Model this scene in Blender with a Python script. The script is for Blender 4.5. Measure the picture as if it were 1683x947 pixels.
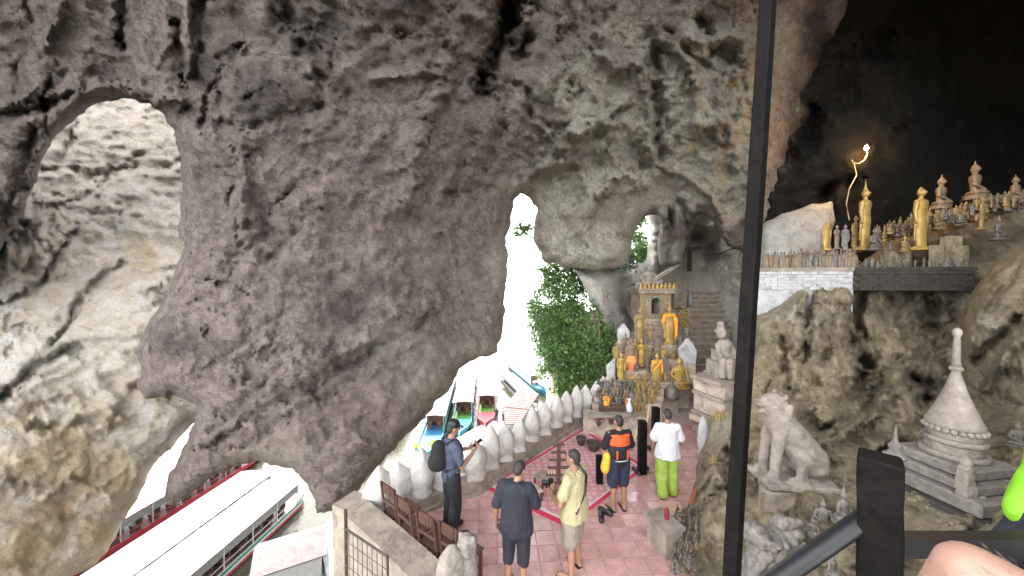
import bpy, bmesh, math, random
import numpy as np
from mathutils import Vector, Matrix, Quaternion
random.seed(7)
R = math.radians
for o in list(bpy.data.objects): bpy.data.objects.remove(o)
scene = bpy.context.scene
COL = scene.collection

# ------------------------------------------------------------------ camera, world, sun, exposure
CAM = Vector((0, 0, 4.1)); PITCH = R(1.5); F = 565.0; W, H = 1683.0, 947.0
cd = bpy.data.cameras.new('camera'); cam = bpy.data.objects.new('camera', cd); COL.objects.link(cam)
cam.location = CAM; cam.rotation_euler = (R(90) - PITCH, 0, 0)
cd.sensor_width = 36; cd.lens = 36 * F / W; cd.clip_start = 0.05; cd.clip_end = 6000
scene.camera = cam
SUN_EL, SUN_AZ = 58.0, -35.0          # azimuth from +Y towards +X (negative: to the left)
w = bpy.data.worlds.new('World'); scene.world = w; w.use_nodes = True
nt = w.node_tree
bg = nt.nodes['Background']; sky = nt.nodes.new('ShaderNodeTexSky')
sky.sky_type = 'NISHITA'; sky.sun_disc = False
sky.sun_elevation = R(SUN_EL); sky.sun_rotation = R(SUN_AZ)
sky.dust_density = 1.0; sky.air_density = 1.0; sky.ozone_density = 1.0
hs = nt.nodes.new('ShaderNodeHueSaturation'); hs.inputs['Saturation'].default_value = .05      # hazy whitish sky
nt.links.new(sky.outputs[0], hs.inputs['Color']); nt.links.new(hs.outputs[0], bg.inputs[0]); bg.inputs[1].default_value = 0.15
sd = bpy.data.lights.new('sun', 'SUN'); sun = bpy.data.objects.new('sun', sd); COL.objects.link(sun)
sd.energy = 2.0; sd.angle = R(0.5); sd.color = (1.0, 0.95, 0.88)
sv = Vector((math.cos(R(SUN_EL)) * math.sin(R(SUN_AZ)), math.cos(R(SUN_EL)) * math.cos(R(SUN_AZ)), math.sin(R(SUN_EL))))
sun.rotation_euler = sv.to_track_quat('Z', 'Y').to_euler()
scene.view_settings.view_transform = 'Standard'; scene.view_settings.look = 'None'
scene.view_settings.gamma = 1; scene.view_settings.exposure = 3.42
scene.cycles.use_denoising = True
scene.cycles.max_bounces = 8; scene.cycles.diffuse_bounces = 5
scene.cycles.sample_clamp_indirect = 4.0

# ------------------------------------------------------------------ projection helpers (photo pixels -> world points)
CR = np.array([1.0, 0, 0]); CF = np.array([0, math.cos(PITCH), -math.sin(PITCH)]); CU = np.array([0, math.sin(PITCH), math.cos(PITCH)])
C0 = np.array(CAM)
def at(px, py, d):
    return Vector(C0 + d * (CF + CR * (px - W / 2) / F - CU * (py - H / 2) / F))
def fl(px, py, z=0.0):
    r = CF + CR * (px - W / 2) / F - CU * (py - H / 2) / F
    return Vector(C0 + r * ((z - C0[2]) / r[2]))
def atn(px, py, d):
    px, py, d = np.asarray(px, float), np.asarray(py, float), np.asarray(d, float)
    return C0 + d[:, None] * (CF + CR * ((px - W / 2) / F)[:, None] - CU * ((py - H / 2) / F)[:, None])

# ------------------------------------------------------------------ numpy noise
def vnoise(P, seed=0):
    P = np.asarray(P, float); I = np.floor(P).astype(np.int64); f = P - I
    f = f * f * f * (f * (f * 6 - 15) + 10)
    def h(i, j, k):
        n = (i * 374761393 + j * 668265263 + k * 2147483647 + seed * 974711) & 0xffffffff
        n = ((n ^ (n >> 13)) * 1274126177) & 0xffffffff
        n = ((n ^ (n >> 15)) * 2246822519) & 0xffffffff
        return ((n ^ (n >> 16)) & 0xffffff) / float(0xffffff)
    r = 0
    for a in (0, 1):
        wa = f[:, 0] if a else 1 - f[:, 0]
        for b in (0, 1):
            wb = f[:, 1] if b else 1 - f[:, 1]
            for c in (0, 1):
                wc = f[:, 2] if c else 1 - f[:, 2]
                r = r + wa * wb * wc * h(I[:, 0] + a, I[:, 1] + b, I[:, 2] + c)
    return r * 2 - 1
def fbm(P, oct=4, seed=0, gain=.5, ridged=False):
    r = 0; a = 1.0; s = 0
    for o in range(oct):
        n = vnoise(P * (2.03 ** o) + o * 17.3, seed + o)
        if ridged: n = 1 - 2 * np.abs(n)
        r = r + a * n; s += a; a *= gain
    return r / s
def cell(P, seed=0):
    P = np.asarray(P, float); I = np.floor(P).astype(np.int64); best = np.full(len(P), 9.0); sec = np.full(len(P), 9.0)
    def h(i, j, k, s):
        n = (i * 73856093 + j * 19349663 + k * 83492791 + s * 7919 + seed * 131) & 0xffffffff
        n = ((n ^ (n >> 13)) * 1274126177) & 0xffffffff
        return ((n ^ (n >> 16)) & 0xffff) / 65535.0
    for a in (-1, 0, 1):
        for b in (-1, 0, 1):
            for c in (-1, 0, 1):
                i, j, k = I[:, 0] + a, I[:, 1] + b, I[:, 2] + c
                d = (i + h(i, j, k, 1) - P[:, 0]) ** 2 + (j + h(i, j, k, 2) - P[:, 1]) ** 2 + (k + h(i, j, k, 3) - P[:, 2]) ** 2
                sec = np.minimum(sec, np.maximum(best, d)); best = np.minimum(best, d)
    return np.sqrt(best), np.sqrt(sec)

# ------------------------------------------------------------------ materials
def new_mat(name):
    m = bpy.data.materials.new(name); m.use_nodes = True
    n = m.node_tree.nodes; return m, n, m.node_tree.links, n['Principled BSDF']
def node(n, t, **kw):
    x = n.new(t)
    for k, v in kw.items(): setattr(x, k, v)
    return x
def mixc(n, l, f, a, b, mode='MIX'):
    x = n.new('ShaderNodeMix'); x.data_type = 'RGBA'; x.blend_type = mode
    for i, v in ((0, f), (6, a), (7, b)):
        if isinstance(v, (int, float)): x.inputs[i].default_value = v
        elif isinstance(v, tuple): x.inputs[i].default_value = (*v, 1)
        else: l.new(v, x.inputs[i])
    return x.outputs[2]
def noise(n, l, vec, scale, detail=6, rough=.6, dist=0.0, lo=.35, hi=.65):
    x = n.new('ShaderNodeTexNoise'); x.inputs['Scale'].default_value = scale; x.inputs['Detail'].default_value = detail
    x.inputs['Roughness'].default_value = rough; x.inputs['Distortion'].default_value = dist
    if vec is not None: l.new(vec, x.inputs['Vector'])
    r = n.new('ShaderNodeMapRange'); r.inputs[1].default_value = lo; r.inputs[2].default_value = hi
    l.new(x.outputs[0], r.inputs[0]); return r.outputs[0]
def mixf(n, l, f, k):
    x = n.new('ShaderNodeMath'); x.operation = 'MULTIPLY'; l.new(f, x.inputs[0]); x.inputs[1].default_value = k; return x.outputs[0]
def mapping(n, l, vec, scale, rot=(0, 0, 0)):
    x = n.new('ShaderNodeMapping'); x.inputs['Scale'].default_value = scale; x.inputs['Rotation'].default_value = rot
    l.new(vec, x.inputs[0]); return x.outputs[0]
def rock_mat(name, base, alt, warm, dark, streak=(1, 1, .35), crack=.5, bump=.5, warm_lo=.5, warm_hi=.8, fine=1.0, con=1.0, rot=(.3, .2, .1)):
    m, n, l, p = new_mat(name)
    tc = n.new('ShaderNodeTexCoord').outputs['Object']
    c = mixc(n, l, noise(n, l, tc, .9, 10, .7, .2), base, alt)
    c = mixc(n, l, noise(n, l, tc, .35, 5, .6, 1.0, warm_lo, warm_hi), c, warm)
    st = mapping(n, l, tc, streak, rot)
    c = mixc(n, l, noise(n, l, st, 3.5, 12, .75, .25, .54, .72), c, tuple(x * 1.5 for x in dark))
    pale = tuple(min(.7, x * 1.6 + .03) for x in base); chalk_lit = (.76, .68, .555)
    c = mixc(n, l, noise(n, l, st, 7, 10, .75, .2, .58, .70), c, pale)
    st2 = mapping(n, l, tc, tuple(1.0 if q_ == max(streak) else .12 for q_ in streak), rot)
    c = mixc(n, l, mixf(n, l, noise(n, l, st2, 14, 6, .7, .3, .50, .66), .75), c, tuple(x * .5 for x in base))
    c = mixc(n, l, mixf(n, l, noise(n, l, st2, 9, 6, .7, .3, .56, .66), .6), c, pale)
    # fine speckle
    sp = noise(n, l, tc, 22, 6, .8, 0, .38, .66)
    c = mixc(n, l, .5 * fine, c, mixc(n, l, sp, tuple(x * (1 - .68 * con) for x in base), tuple(min(.75, x * 1.7) for x in base)), 'MIX')
    c = mixc(n, l, .55, c, mixc(n, l, noise(n, l, tc, 3.2, 14, .8, .15, .41, .59), tuple(x * (1 - .40 * con) for x in base), tuple(min(.72, x * 1.4) for x in alt)))
    # cracks
    v = node(n, 'ShaderNodeTexVoronoi', feature='DISTANCE_TO_EDGE'); v.inputs['Scale'].default_value = 1.3
    wv = n.new('ShaderNodeVectorMath'); wv.operation = 'ADD'
    nx = n.new('ShaderNodeTexNoise'); nx.inputs['Scale'].default_value = 1.6; nx.inputs['Detail'].default_value = 6
    l.new(tc, nx.inputs['Vector']); l.new(tc, wv.inputs[0]); l.new(nx.outputs[1], wv.inputs[1]); l.new(wv.outputs[0], v.inputs['Vector'])
    mr = n.new('ShaderNodeMapRange'); mr.inputs[1].default_value = 0.0; mr.inputs[2].default_value = .025
    mr.inputs[3].default_value = crack; mr.inputs[4].default_value = 0; l.new(v.outputs[0], mr.inputs[0])
    c = mixc(n, l, mr.outputs[0], c, tuple(x * .7 for x in dark))
    at_ = node(n, 'ShaderNodeAttribute', attribute_name='soot_shade')
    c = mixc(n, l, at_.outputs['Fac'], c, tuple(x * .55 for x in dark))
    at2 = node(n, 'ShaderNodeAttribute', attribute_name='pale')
    sp2 = mixc(n, l, noise(n, l, tc, 9, 6, .7, .5, .3, .7), tuple(x * .42 for x in chalk_lit), tuple(min(.8, x * 1.15) for x in chalk_lit)); c = mixc(n, l, at2.outputs['Fac'], c, sp2)
    at3 = node(n, 'ShaderNodeAttribute', attribute_name='ochre_glow')
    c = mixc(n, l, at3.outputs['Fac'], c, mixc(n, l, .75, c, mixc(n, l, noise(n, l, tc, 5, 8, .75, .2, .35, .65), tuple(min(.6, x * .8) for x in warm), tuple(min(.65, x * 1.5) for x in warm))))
    l.new(c, p.inputs['Base Color']); p.inputs['Roughness'].default_value = .88
    p.inputs['Specular IOR Level'].default_value = .25
    h1 = noise(n, l, tc, 5, 14, .76, .1, 0, 1); h2 = noise(n, l, st, 16, 10, .75, .1, 0, 1)
    ad = n.new('ShaderNodeMath'); ad.operation = 'MULTIPLY_ADD'; l.new(h2, ad.inputs[0]); ad.inputs[1].default_value = .35; l.new(h1, ad.inputs[2])
    ad2 = n.new('ShaderNodeMath'); ad2.operation = 'MULTIPLY_ADD'; l.new(mr.outputs[0], ad2.inputs[0]); ad2.inputs[1].default_value = -.25; l.new(ad.outputs[0], ad2.inputs[2])
    b = n.new('ShaderNodeBump'); b.inputs['Strength'].default_value = bump; b.inputs['Distance'].default_value = .35
    l.new(ad2.outputs[0], b.inputs['Height']); l.new(b.outputs[0], p.inputs['Normal'])
    return m
def plain(name, col, rough=.6, var=.3, scale=12, bump=.15, dirt=None, metal=0.0, spec=.5, dist=.01):
    m, n, l, p = new_mat(name)
    tc = n.new('ShaderNodeTexCoord').outputs['Object']
    oi = n.new('ShaderNodeObjectInfo'); va = n.new('ShaderNodeVectorMath'); va.operation = 'ADD'
    l.new(tc, va.inputs[0]); l.new(oi.outputs['Random'], va.inputs[1])
    c = mixc(n, l, noise(n, l, va.outputs[0], scale, 6, .65, .4, .3, .7), tuple(x * (1 - var) for x in col), tuple(min(.9, x * (1 + var)) for x in col))
    if dirt: c = mixc(n, l, noise(n, l, va.outputs[0], scale * .4, 8, .7, 1, .5, .72), c, dirt)
    l.new(c, p.inputs['Base Color']); p.inputs['Roughness'].default_value = rough; p.inputs['Metallic'].default_value = metal
    p.inputs['Specular IOR Level'].default_value = spec
    if bump:
        b = n.new('ShaderNodeBump'); b.inputs['Strength'].default_value = bump; b.inputs['Distance'].default_value = dist
        l.new(noise(n, l, va.outputs[0], scale * 2.5, 8, .7, 0, 0, 1), b.inputs['Height']); l.new(b.outputs[0], p.inputs['Normal'])
    return m
M = {}
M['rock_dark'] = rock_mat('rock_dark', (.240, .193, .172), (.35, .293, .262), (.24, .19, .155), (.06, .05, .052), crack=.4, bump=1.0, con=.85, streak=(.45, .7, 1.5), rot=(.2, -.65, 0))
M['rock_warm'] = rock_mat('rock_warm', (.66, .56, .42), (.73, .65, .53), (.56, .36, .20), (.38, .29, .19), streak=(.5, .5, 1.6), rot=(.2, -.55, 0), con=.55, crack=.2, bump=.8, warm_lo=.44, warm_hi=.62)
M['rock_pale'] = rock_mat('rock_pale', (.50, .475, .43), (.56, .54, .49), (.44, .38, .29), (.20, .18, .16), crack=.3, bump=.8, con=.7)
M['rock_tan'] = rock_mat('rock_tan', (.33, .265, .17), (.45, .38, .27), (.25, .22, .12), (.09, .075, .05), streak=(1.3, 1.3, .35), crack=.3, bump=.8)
M['rock_deep_shade'] = rock_mat('rock_deep_shade', (.008, .0075, .0065), (.014, .013, .011), (.05, .035, .018), (.003, .003, .003), crack=.2, bump=.7)  # cave rock coloured near black to stand in for the deep shade
M['gold'] = plain('gold_leaf', (.40, .26, .07), .5, .3, 9, .3, (.24, .16, .07), metal=.2)
M['dull_gold'] = plain('dull_gold', (.27, .19, .075), .55, .3, 9, .35, (.16, .12, .08), metal=.15)
M['wood_tan'] = plain('aged_wood', (.20, .145, .095), .7, .35, 14, .3, (.10, .07, .05))
M['bronze'] = plain('dark_bronze', (.11, .095, .085), .5, .4, 14, .3, (.22, .18, .12), metal=.2)
M['grey_stone'] = plain('grey_stone', (.19, .172, .155), .88, .35, 12, .5, (.08, .065, .055))
M['orange_cloth'] = plain('orange_cloth', (.85, .30, .03), .8, .15, 8, .3)
M['peach_cloth'] = plain('peach_cloth', (.80, .28, .10), .8, .15, 8, .3)
M['white_stone'] = plain('limewashed_stone', (.27, .235, .20), .9, .35, 4, .9, (.11, .08, .06), dist=.05)
M['merlon_white'] = plain('merlon_limewash', (.50, .475, .45), .88, .22, 4, .8, (.25, .205, .165), dist=.04)
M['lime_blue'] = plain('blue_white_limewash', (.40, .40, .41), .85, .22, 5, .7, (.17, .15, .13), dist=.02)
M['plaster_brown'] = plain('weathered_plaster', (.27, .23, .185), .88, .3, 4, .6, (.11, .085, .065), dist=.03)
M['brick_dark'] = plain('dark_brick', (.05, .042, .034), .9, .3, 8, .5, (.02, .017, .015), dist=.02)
M['step_stone'] = plain('worn_step_stone', (.42, .35, .285), .85, .3, 5, .6, (.15, .11, .085), dist=.03)
M['tile'] = plain('terracotta_tile', (.50, .29, .275), .16, .18, 5, .06, (.32, .19, .18), spec=.8)
M['grout'] = plain('pale_grout', (.42, .34, .32), .8, .2, 10, .2)
M['dark_wood'] = plain('dark_wood', (.005, .004, .004), .7, .4, 10, .5, (.012, .009, .008), spec=.12)
M['chair_wood'] = plain('brown_chair_wood', (.07, .034, .024), .5, .3, 12, .2)
M['black'] = plain('black_plastic', (.008, .008, .010), .45, .2, 10, .05)
M['iron'] = plain('rusty_iron', (.06, .045, .04), .6, .3, 10, .2, metal=.3)
M['skin'] = plain('tan_skin', (.27, .145, .09), .55, .08, 10, .05)
M['skin_pale'] = plain('pale_skin', (.30, .175, .13), .5, .1, 14, .15)
M['hair'] = plain('black_hair', (.018, .015, .014), .6, .3, 60, .5)
M['navy_dark'] = plain('charcoal_navy_cloth', (.012, .013, .022), .85, .2, 8, .3)
M['navy'] = plain('navy_cloth', (.016, .02, .045), .85, .2, 8, .3)
M['greyblue'] = plain('grey_blue_shirt', (.045, .055, .085), .85, .2, 8, .3)
M['black_cloth'] = plain('black_cloth', (.007, .007, .010), .9, .2, 8, .3)
M['khaki'] = plain('khaki_cloth', (.21, .185, .145), .85, .15, 8, .3)
M['tan_shirt'] = plain('pale_olive_shirt', (.34, .30, .17), .85, .1, 8, .3)
M['white_cloth'] = plain('white_cloth', (.50, .50, .53), .85, .06, 6, .3)
M['lime'] = plain('lime_green_cloth', (.26, .36, .06), .85, .12, 8, .4)
M['life_orange'] = plain('orange_nylon', (.60, .09, .02), .55, .08, 8, .15)
M['hivis'] = plain('lime_yellow_nylon', (.17, .42, .01), .6, .06, 8, .2)
M['yellow_bag'] = plain('yellow_canvas', (.62, .36, .03), .7, .15, 8, .3)
M['red_rug'] = plain('crimson_rug_border', (.50, .03, .08), .95, .2, 20, .5)
M['bamboo'] = plain('pale_bamboo', (.55, .42, .24), .6, .2, 10, .1)
M['roof_white'] = plain('white_metal_roof', (.070, .065, .066), .65, .2, 2.0, .1, (.05, .016, .015))
M['roof_pink'] = plain('pink_metal_roof', (.13, .04, .055), .55, .15, 1.5, .1, (.50, .22, .2))
M['roof_rust'] = plain('pale_red_roof', (.095, .042, .035), .6, .2, 1.5, .1, (.12, .08, .07))
M['thatch'] = plain('weathered_thatch', (.09, .09, .085), .9, .4, 6, .6)
M['hull_green'] = plain('green_boat_paint', (.01, .10, .055), .4, .15, 3, .05)
M['hull_red'] = plain('red_boat_paint', (.22, .02, .03), .4, .15, 3, .05)
M['hull_white'] = plain('white_boat_paint', (.25, .25, .25), .4, .08, 3, .05)
M['hull_blue'] = plain('turquoise_boat_paint', (.02, .13, .18), .4, .15, 3, .05)
M['deck_blue'] = plain('blue_deck_mat', (.012, .10, .20), .6, .15, 3, .05)
M['deck_green'] = plain('green_deck_mat', (.06, .17, .03), .7, .15, 3, .05)
M['teal'] = plain('teal_paint', (.015, .17, .15), .5, .15, 3, .05)
M['pontoon'] = plain('pale_pontoon_plate', (.075, .085, .095), .5, .1, 2, .1, (.2, .18, .17))
M['bark'] = plain('grey_bark', (.16, .13, .10), .9, .3, 10, .5)
M['pink'] = plain('pink_paint', (.75, .08, .25), .6, .1, 8, .1)
M['white_glaze'] = plain('pale_blue_glaze', (.55, .60, .70), .3, .1, 8, .05)
M['purple_dark'] = plain('niche_dark_cloth', (.06, .02, .03), .8, .2, 8, .1)
M['sign'] = plain('dark_sign_board', (.03, .028, .03), .5, .2, 8, .05)
M['letters'] = plain('white_sign_paint', (.7, .7, .68), .6, .05, 8, 0)
def leaf_mat(name, a, b):
    m, n, l, p = new_mat(name)
    g = n.new('ShaderNodeNewGeometry')
    rp = n.new('ShaderNodeValToRGB'); l.new(g.outputs['Random Per Island'], rp.inputs[0])
    rp.color_ramp.elements[0].color = (*a, 1); rp.color_ramp.elements[1].color = (*b, 1)
    l.new(rp.outputs[0], p.inputs['Base Color']); p.inputs['Roughness'].default_value = .5
    tr = n.new('ShaderNodeBsdfTranslucent'); l.new(rp.outputs[0], tr.inputs[0])
    ms = n.new('ShaderNodeMixShader'); ms.inputs[0].default_value = .25
    l.new(p.outputs[0], ms.inputs[1]); l.new(tr.outputs[0], ms.inputs[2])
    l.new(ms.outputs[0], n['Material Output'].inputs[0]); return m
M['leaf'] = leaf_mat('green_leaves', (.04, .10, .035), (.20, .34, .10))
M['leaf_cool'] = leaf_mat('cool_leaves', (.03, .07, .05), (.08, .16, .10))
def rug_mat():
    m, n, l, p = new_mat('red_white_patterned_rug')
    tc = n.new('ShaderNodeTexCoord').outputs['Object']
    v = node(n, 'ShaderNodeTexVoronoi'); v.inputs['Scale'].default_value = 7; v.inputs['Randomness'].default_value = .25; l.new(tc, v.inputs['Vector'])
    cr = n.new('ShaderNodeMapRange'); cr.inputs[1].default_value = .32; cr.inputs[2].default_value = .36; l.new(v.outputs[0], cr.inputs[0])
    c = mixc(n, l, cr.outputs[0], (.52, .40, .39), (.44, .13, .16))
    c = mixc(n, l, noise(n, l, tc, 60, 3, .5, 0, .3, .7), c, (.50, .30, .30))
    l.new(c, p.inputs['Base Color']); p.inputs['Roughness'].default_value = .95; return m
M['rug'] = rug_mat()
def water_mat():
    m, n, l, p = new_mat('river_water')
    tc = n.new('ShaderNodeTexCoord').outputs['Object']
    c = mixc(n, l, noise(n, l, tc, .08, 4, .5, .5), (.030, .029, .018), (.036, .034, .022))
    l.new(c, p.inputs['Base Color']); p.inputs['Roughness'].default_value = .12; p.inputs['IOR'].default_value = 1.33
    b = n.new('ShaderNodeBump'); b.inputs['Strength'].default_value = .35; b.inputs['Distance'].default_value = .15
    l.new(noise(n, l, mapping(n, l, tc, (1, .6, 1)), 1.6, 5, .6, .3, 0, 1), b.inputs['Height']); l.new(b.outputs[0], p.inputs['Normal']); return m
M['water'] = water_mat()
def emit_mat():
    m, n, l, p = new_mat('lit_bulb_glass')
    p.inputs['Emission Color'].default_value = (1, .62, .25, 1); p.inputs['Emission Strength'].default_value = 40; return m
M['bulb'] = emit_mat()

# ------------------------------------------------------------------ object helpers
def tag(o, label=None, cat=None, group=None, kind=None):
    if label: o['label'] = label
    if cat: o['category'] = cat
    if group: o['group'] = group
    if kind: o['kind'] = kind
    return o
def link(name, me, mat=None, parent=None, loc=None, rz=0, **kw):
    o = bpy.data.objects.new(name, me); COL.objects.link(o)
    if mat is not None and me is not None:
        mm = M[mat] if isinstance(mat, str) else mat
        if len(me.materials) == 0: me.materials.append(mm)
        else:
            o.material_slots[0].link = 'OBJECT'; o.material_slots[0].material = mm
    if parent: o.parent = parent
    if loc is not None: o.location = loc
    if rz: o.rotation_euler = (0, 0, rz)
    return tag(o, **kw)
def empty(name, loc, rz=0, **kw):
    o = bpy.data.objects.new(name, None); COL.objects.link(o); o.location = loc; o.rotation_euler = (0, 0, rz); o.empty_display_size = .2
    return tag(o, **kw)
def mesh(name, V, Fc, smooth=False):
    me = bpy.data.meshes.new(name); me.from_pydata([tuple(v) for v in V], [], Fc); me.update()
    if smooth: me.polygons.foreach_set('use_smooth', [True] * len(me.polygons))
    return me
class MB:
    def __init__(s): s.V = []; s.F = []
    def add(s, V, Fc, mtx=None):
        b = len(s.V)
        for v in V:
            v = Vector(v); s.V.append(mtx @ v if mtx is not None else v)
        s.F += [tuple(b + i for i in f) for f in Fc]; return s
    def box(s, c, d, rot=None, taper=1.0):
        x, y, z = d[0] / 2, d[1] / 2, d[2] / 2; t = taper
        V = [(-x, -y, -z), (x, -y, -z), (x, y, -z), (-x, y, -z), (-x * t, -y * t, z), (x * t, -y * t, z), (x * t, y * t, z), (-x * t, y * t, z)]
        Fc = [(0, 3, 2, 1), (4, 5, 6, 7), (0, 1, 5, 4), (1, 2, 6, 5), (2, 3, 7, 6), (3, 0, 4, 7)]
        m = Matrix.Translation(Vector(c))
        if rot is not None: m = m @ (rot.to_matrix().to_4x4() if isinstance(rot, Quaternion) else Matrix.Rotation(rot, 4, 'Z'))
        return s.add(V, Fc, m)
    def cap(s, a, b, ra, rb, n=12, k=4, sx=1.0):
        """tapered capsule"""
        a, b = Vector(a), Vector(b); d = b - a; L = d.length
        q = (d.normalized() if L > 1e-6 else Vector((0, 0, 1))).to_track_quat('Z', 'X').to_matrix().to_4x4()
        V = []; prof = []
        for i in range(k, 0, -1): prof.append((-ra * math.sin(i / k * math.pi / 2) * .999, ra * math.cos(i / k * math.pi / 2)))
        prof.append((0, ra)); prof.append((L, rb))
        for i in range(1, k + 1): prof.append((L + rb * math.sin(i / k * math.pi / 2) * .999, rb * math.cos(i / k * math.pi / 2)))
        for z, r in prof:
            for j in range(n):
                t = 2 * math.pi * j / n; V.append((max(r, 1e-4) * math.cos(t) * sx, max(r, 1e-4) * math.sin(t), z))
        Fc = []
        for i in range(len(prof) - 1):
            for j in range(n): Fc.append((i * n + j, i * n + (j + 1) % n, (i + 1) * n + (j + 1) % n, (i + 1) * n + j))
        Fc.append(tuple(range(n - 1, -1, -1))); Fc.append(tuple((len(prof) - 1) * n + j for j in range(n)))
        return s.add(V, Fc, Matrix.Translation(a) @ q)
    def ell(s, c, r, rot=None, n=14, k=9):
        V = [];
        for i in range(k + 1):
            p = math.pi * (i + .0001) / (k + .0002)
            for j in range(n):
                t = 2 * math.pi * j / n; V.append((r[0] * math.sin(p) * math.cos(t), r[1] * math.sin(p) * math.sin(t), -r[2] * math.cos(p)))
        Fc = [(i * n + j, i * n + (j + 1) % n, (i + 1) * n + (j + 1) % n, (i + 1) * n + j) for i in range(k) for j in range(n)]
        Fc.append(tuple(range(n - 1, -1, -1))); Fc.append(tuple(k * n + j for j in range(n)))
        m = Matrix.Translation(Vector(c))
        if rot is not None: m = m @ rot.to_matrix().to_4x4()
        return s.add(V, Fc, m)
    def lathe(s, prof, c=(0, 0, 0), n=16, sq=0.0, sx=1, sy=1, rot=0, closed=True):
        V = []
        for r, z in prof:
            for j in range(n):
                t = 2 * math.pi * j / n + rot; k = 1.0
                if sq: k = 1 / (max(abs(math.cos(t - rot)), abs(math.sin(t - rot))) ** sq)
                V.append((r * k * math.cos(t) * sx, r * k * math.sin(t) * sy, z))
        Fc = [(i * n + j, i * n + (j + 1) % n, (i + 1) * n + (j + 1) % n, (i + 1) * n + j) for i in range(len(prof) - 1) for j in range(n)]
        Fc.append(tuple(range(n - 1, -1, -1))); Fc.append(tuple((len(prof) - 1) * n + j for j in range(n)))
        return s.add(V, Fc, Matrix.Translation(Vector(c)))
    def tube(s, pts, r, n=6):
        pts = [Vector(p) for p in pts]; V = []; m = len(pts)
        for i, p in enumerate(pts):
            d = (pts[min(i + 1, m - 1)] - pts[max(i - 1, 0)]).normalized(); q = d.to_track_quat('Z', 'X')
            rr = r[i] if isinstance(r, (list, tuple)) else r
            for j in range(n):
                t = 2 * math.pi * j / n; V.append(p + q @ Vector((rr * math.cos(t), rr * math.sin(t), 0)))
        Fc = [(i * n + j, i * n + (j + 1) % n, (i + 1) * n + (j + 1) % n, (i + 1) * n + j) for i in range(m - 1) for j in range(n)]
        Fc.append(tuple(range(n - 1, -1, -1))); Fc.append(tuple((m - 1) * n + j for j in range(n)))
        return s.add(V, Fc)
    def prism(s, poly, z0, z1):
        n = len(poly); V = [(x, y, z0) for x, y in poly] + [(x, y, z1) for x, y in poly]
        Fc = [tuple(range(n - 1, -1, -1)), tuple(range(n, 2 * n))] + [(i, (i + 1) % n, n + (i + 1) % n, n + i) for i in range(n)]
        return s.add(V, Fc)
    def mesh(s, name='mesh', smooth=False): return mesh(name, s.V, s.F, smooth)
    def build(s, name, mat, parent=None, smooth=False, **kw): return link(name, s.mesh(name, smooth), mat, parent, **kw)
def remesh(mb, voxel, smooth_it=4, fac=.6, decimate=None, disp=None):
    me = mb.mesh('tmp'); o = bpy.data.objects.new('tmp', me); COL.objects.link(o)
    r = o.modifiers.new('r', 'REMESH'); r.mode = 'VOXEL'; r.voxel_size = voxel; r.adaptivity = 0
    if smooth_it:
        s = o.modifiers.new('s', 'SMOOTH'); s.iterations = smooth_it; s.factor = fac
    dg = bpy.context.evaluated_depsgraph_get(); dg.update()
    out = bpy.data.meshes.new_from_object(o.evaluated_get(dg))
    bpy.data.objects.remove(o); bpy.data.meshes.remove(me)
    out.polygons.foreach_set('use_smooth', [True] * len(out.polygons))
    if disp:
        n = len(out.vertices); co = np.empty(n * 3); out.vertices.foreach_get('co', co); co = co.reshape(-1, 3)
        no = np.empty(n * 3); out.vertices.foreach_get('normal', no); no = no.reshape(-1, 3)
        co += no * (disp[0] * fbm(co / disp[1], 3, 5))[:, None]; out.vertices.foreach_set('co', co.ravel()); out.update()
    return out
def copy_tree(o, parent=None):
    c = o.copy(); COL.objects.link(c)
    if parent: c.parent = parent
    for ch in o.children: copy_tree(ch, c)
    return c

# ------------------------------------------------------------------ rock builder
def rbf(ctrl, X, Y):
    c = np.array(ctrl, float); n = len(c); S = 300.0
    d = np.sqrt((c[:, None, 0] - c[None, :, 0]) ** 2 + (c[:, None, 1] - c[None, :, 1]) ** 2) / S
    P = np.c_[np.ones(n), c[:, 0] / S, c[:, 1] / S]
    A = np.zeros((n + 3, n + 3)); A[:n, :n] = d - np.eye(n) * .02; A[:n, n:] = P; A[n:, :n] = P.T
    s = np.linalg.lstsq(A, np.r_[c[:, 2], 0, 0, 0], rcond=None)[0]
    out = s[n] + s[n + 1] * X / S + s[n + 2] * Y / S
    for i in range(n): out = out + s[i] * np.sqrt((X - c[i, 0]) ** 2 + (Y - c[i, 1]) ** 2 + 400) / S
    return out
def segdist(X, Y, poly, closed=False):
    P = np.array(poly, float); Q = np.roll(P, -1, 0)
    if not closed: P, Q = P[:-1], Q[:-1]
    best = np.full(X.shape, 1e9); bx = np.zeros(X.shape); by = np.zeros(X.shape)
    for a, b in zip(P, Q):
        ab = b - a; L = (ab ** 2).sum() + 1e-9
        t = np.clip(((X - a[0]) * ab[0] + (Y - a[1]) * ab[1]) / L, 0, 1)
        cx, cy = a[0] + t * ab[0], a[1] + t * ab[1]; d = (X - cx) ** 2 + (Y - cy) ** 2
        m = d < best; best = np.where(m, d, best); bx = np.where(m, cx, bx); by = np.where(m, cy, by)
    return np.sqrt(best), bx, by
def inside(X, Y, poly):
    P = np.array(poly, float); Q = np.roll(P, -1, 0); r = np.zeros(X.shape, bool)
    for (x0, y0), (x1, y1) in zip(P, Q):
        if y0 == y1: continue
        c = ((y0 > Y) != (y1 > Y)) & (X < (x1 - x0) * (Y - y0) / (y1 - y0) + x0); r ^= c
    return r
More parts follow.
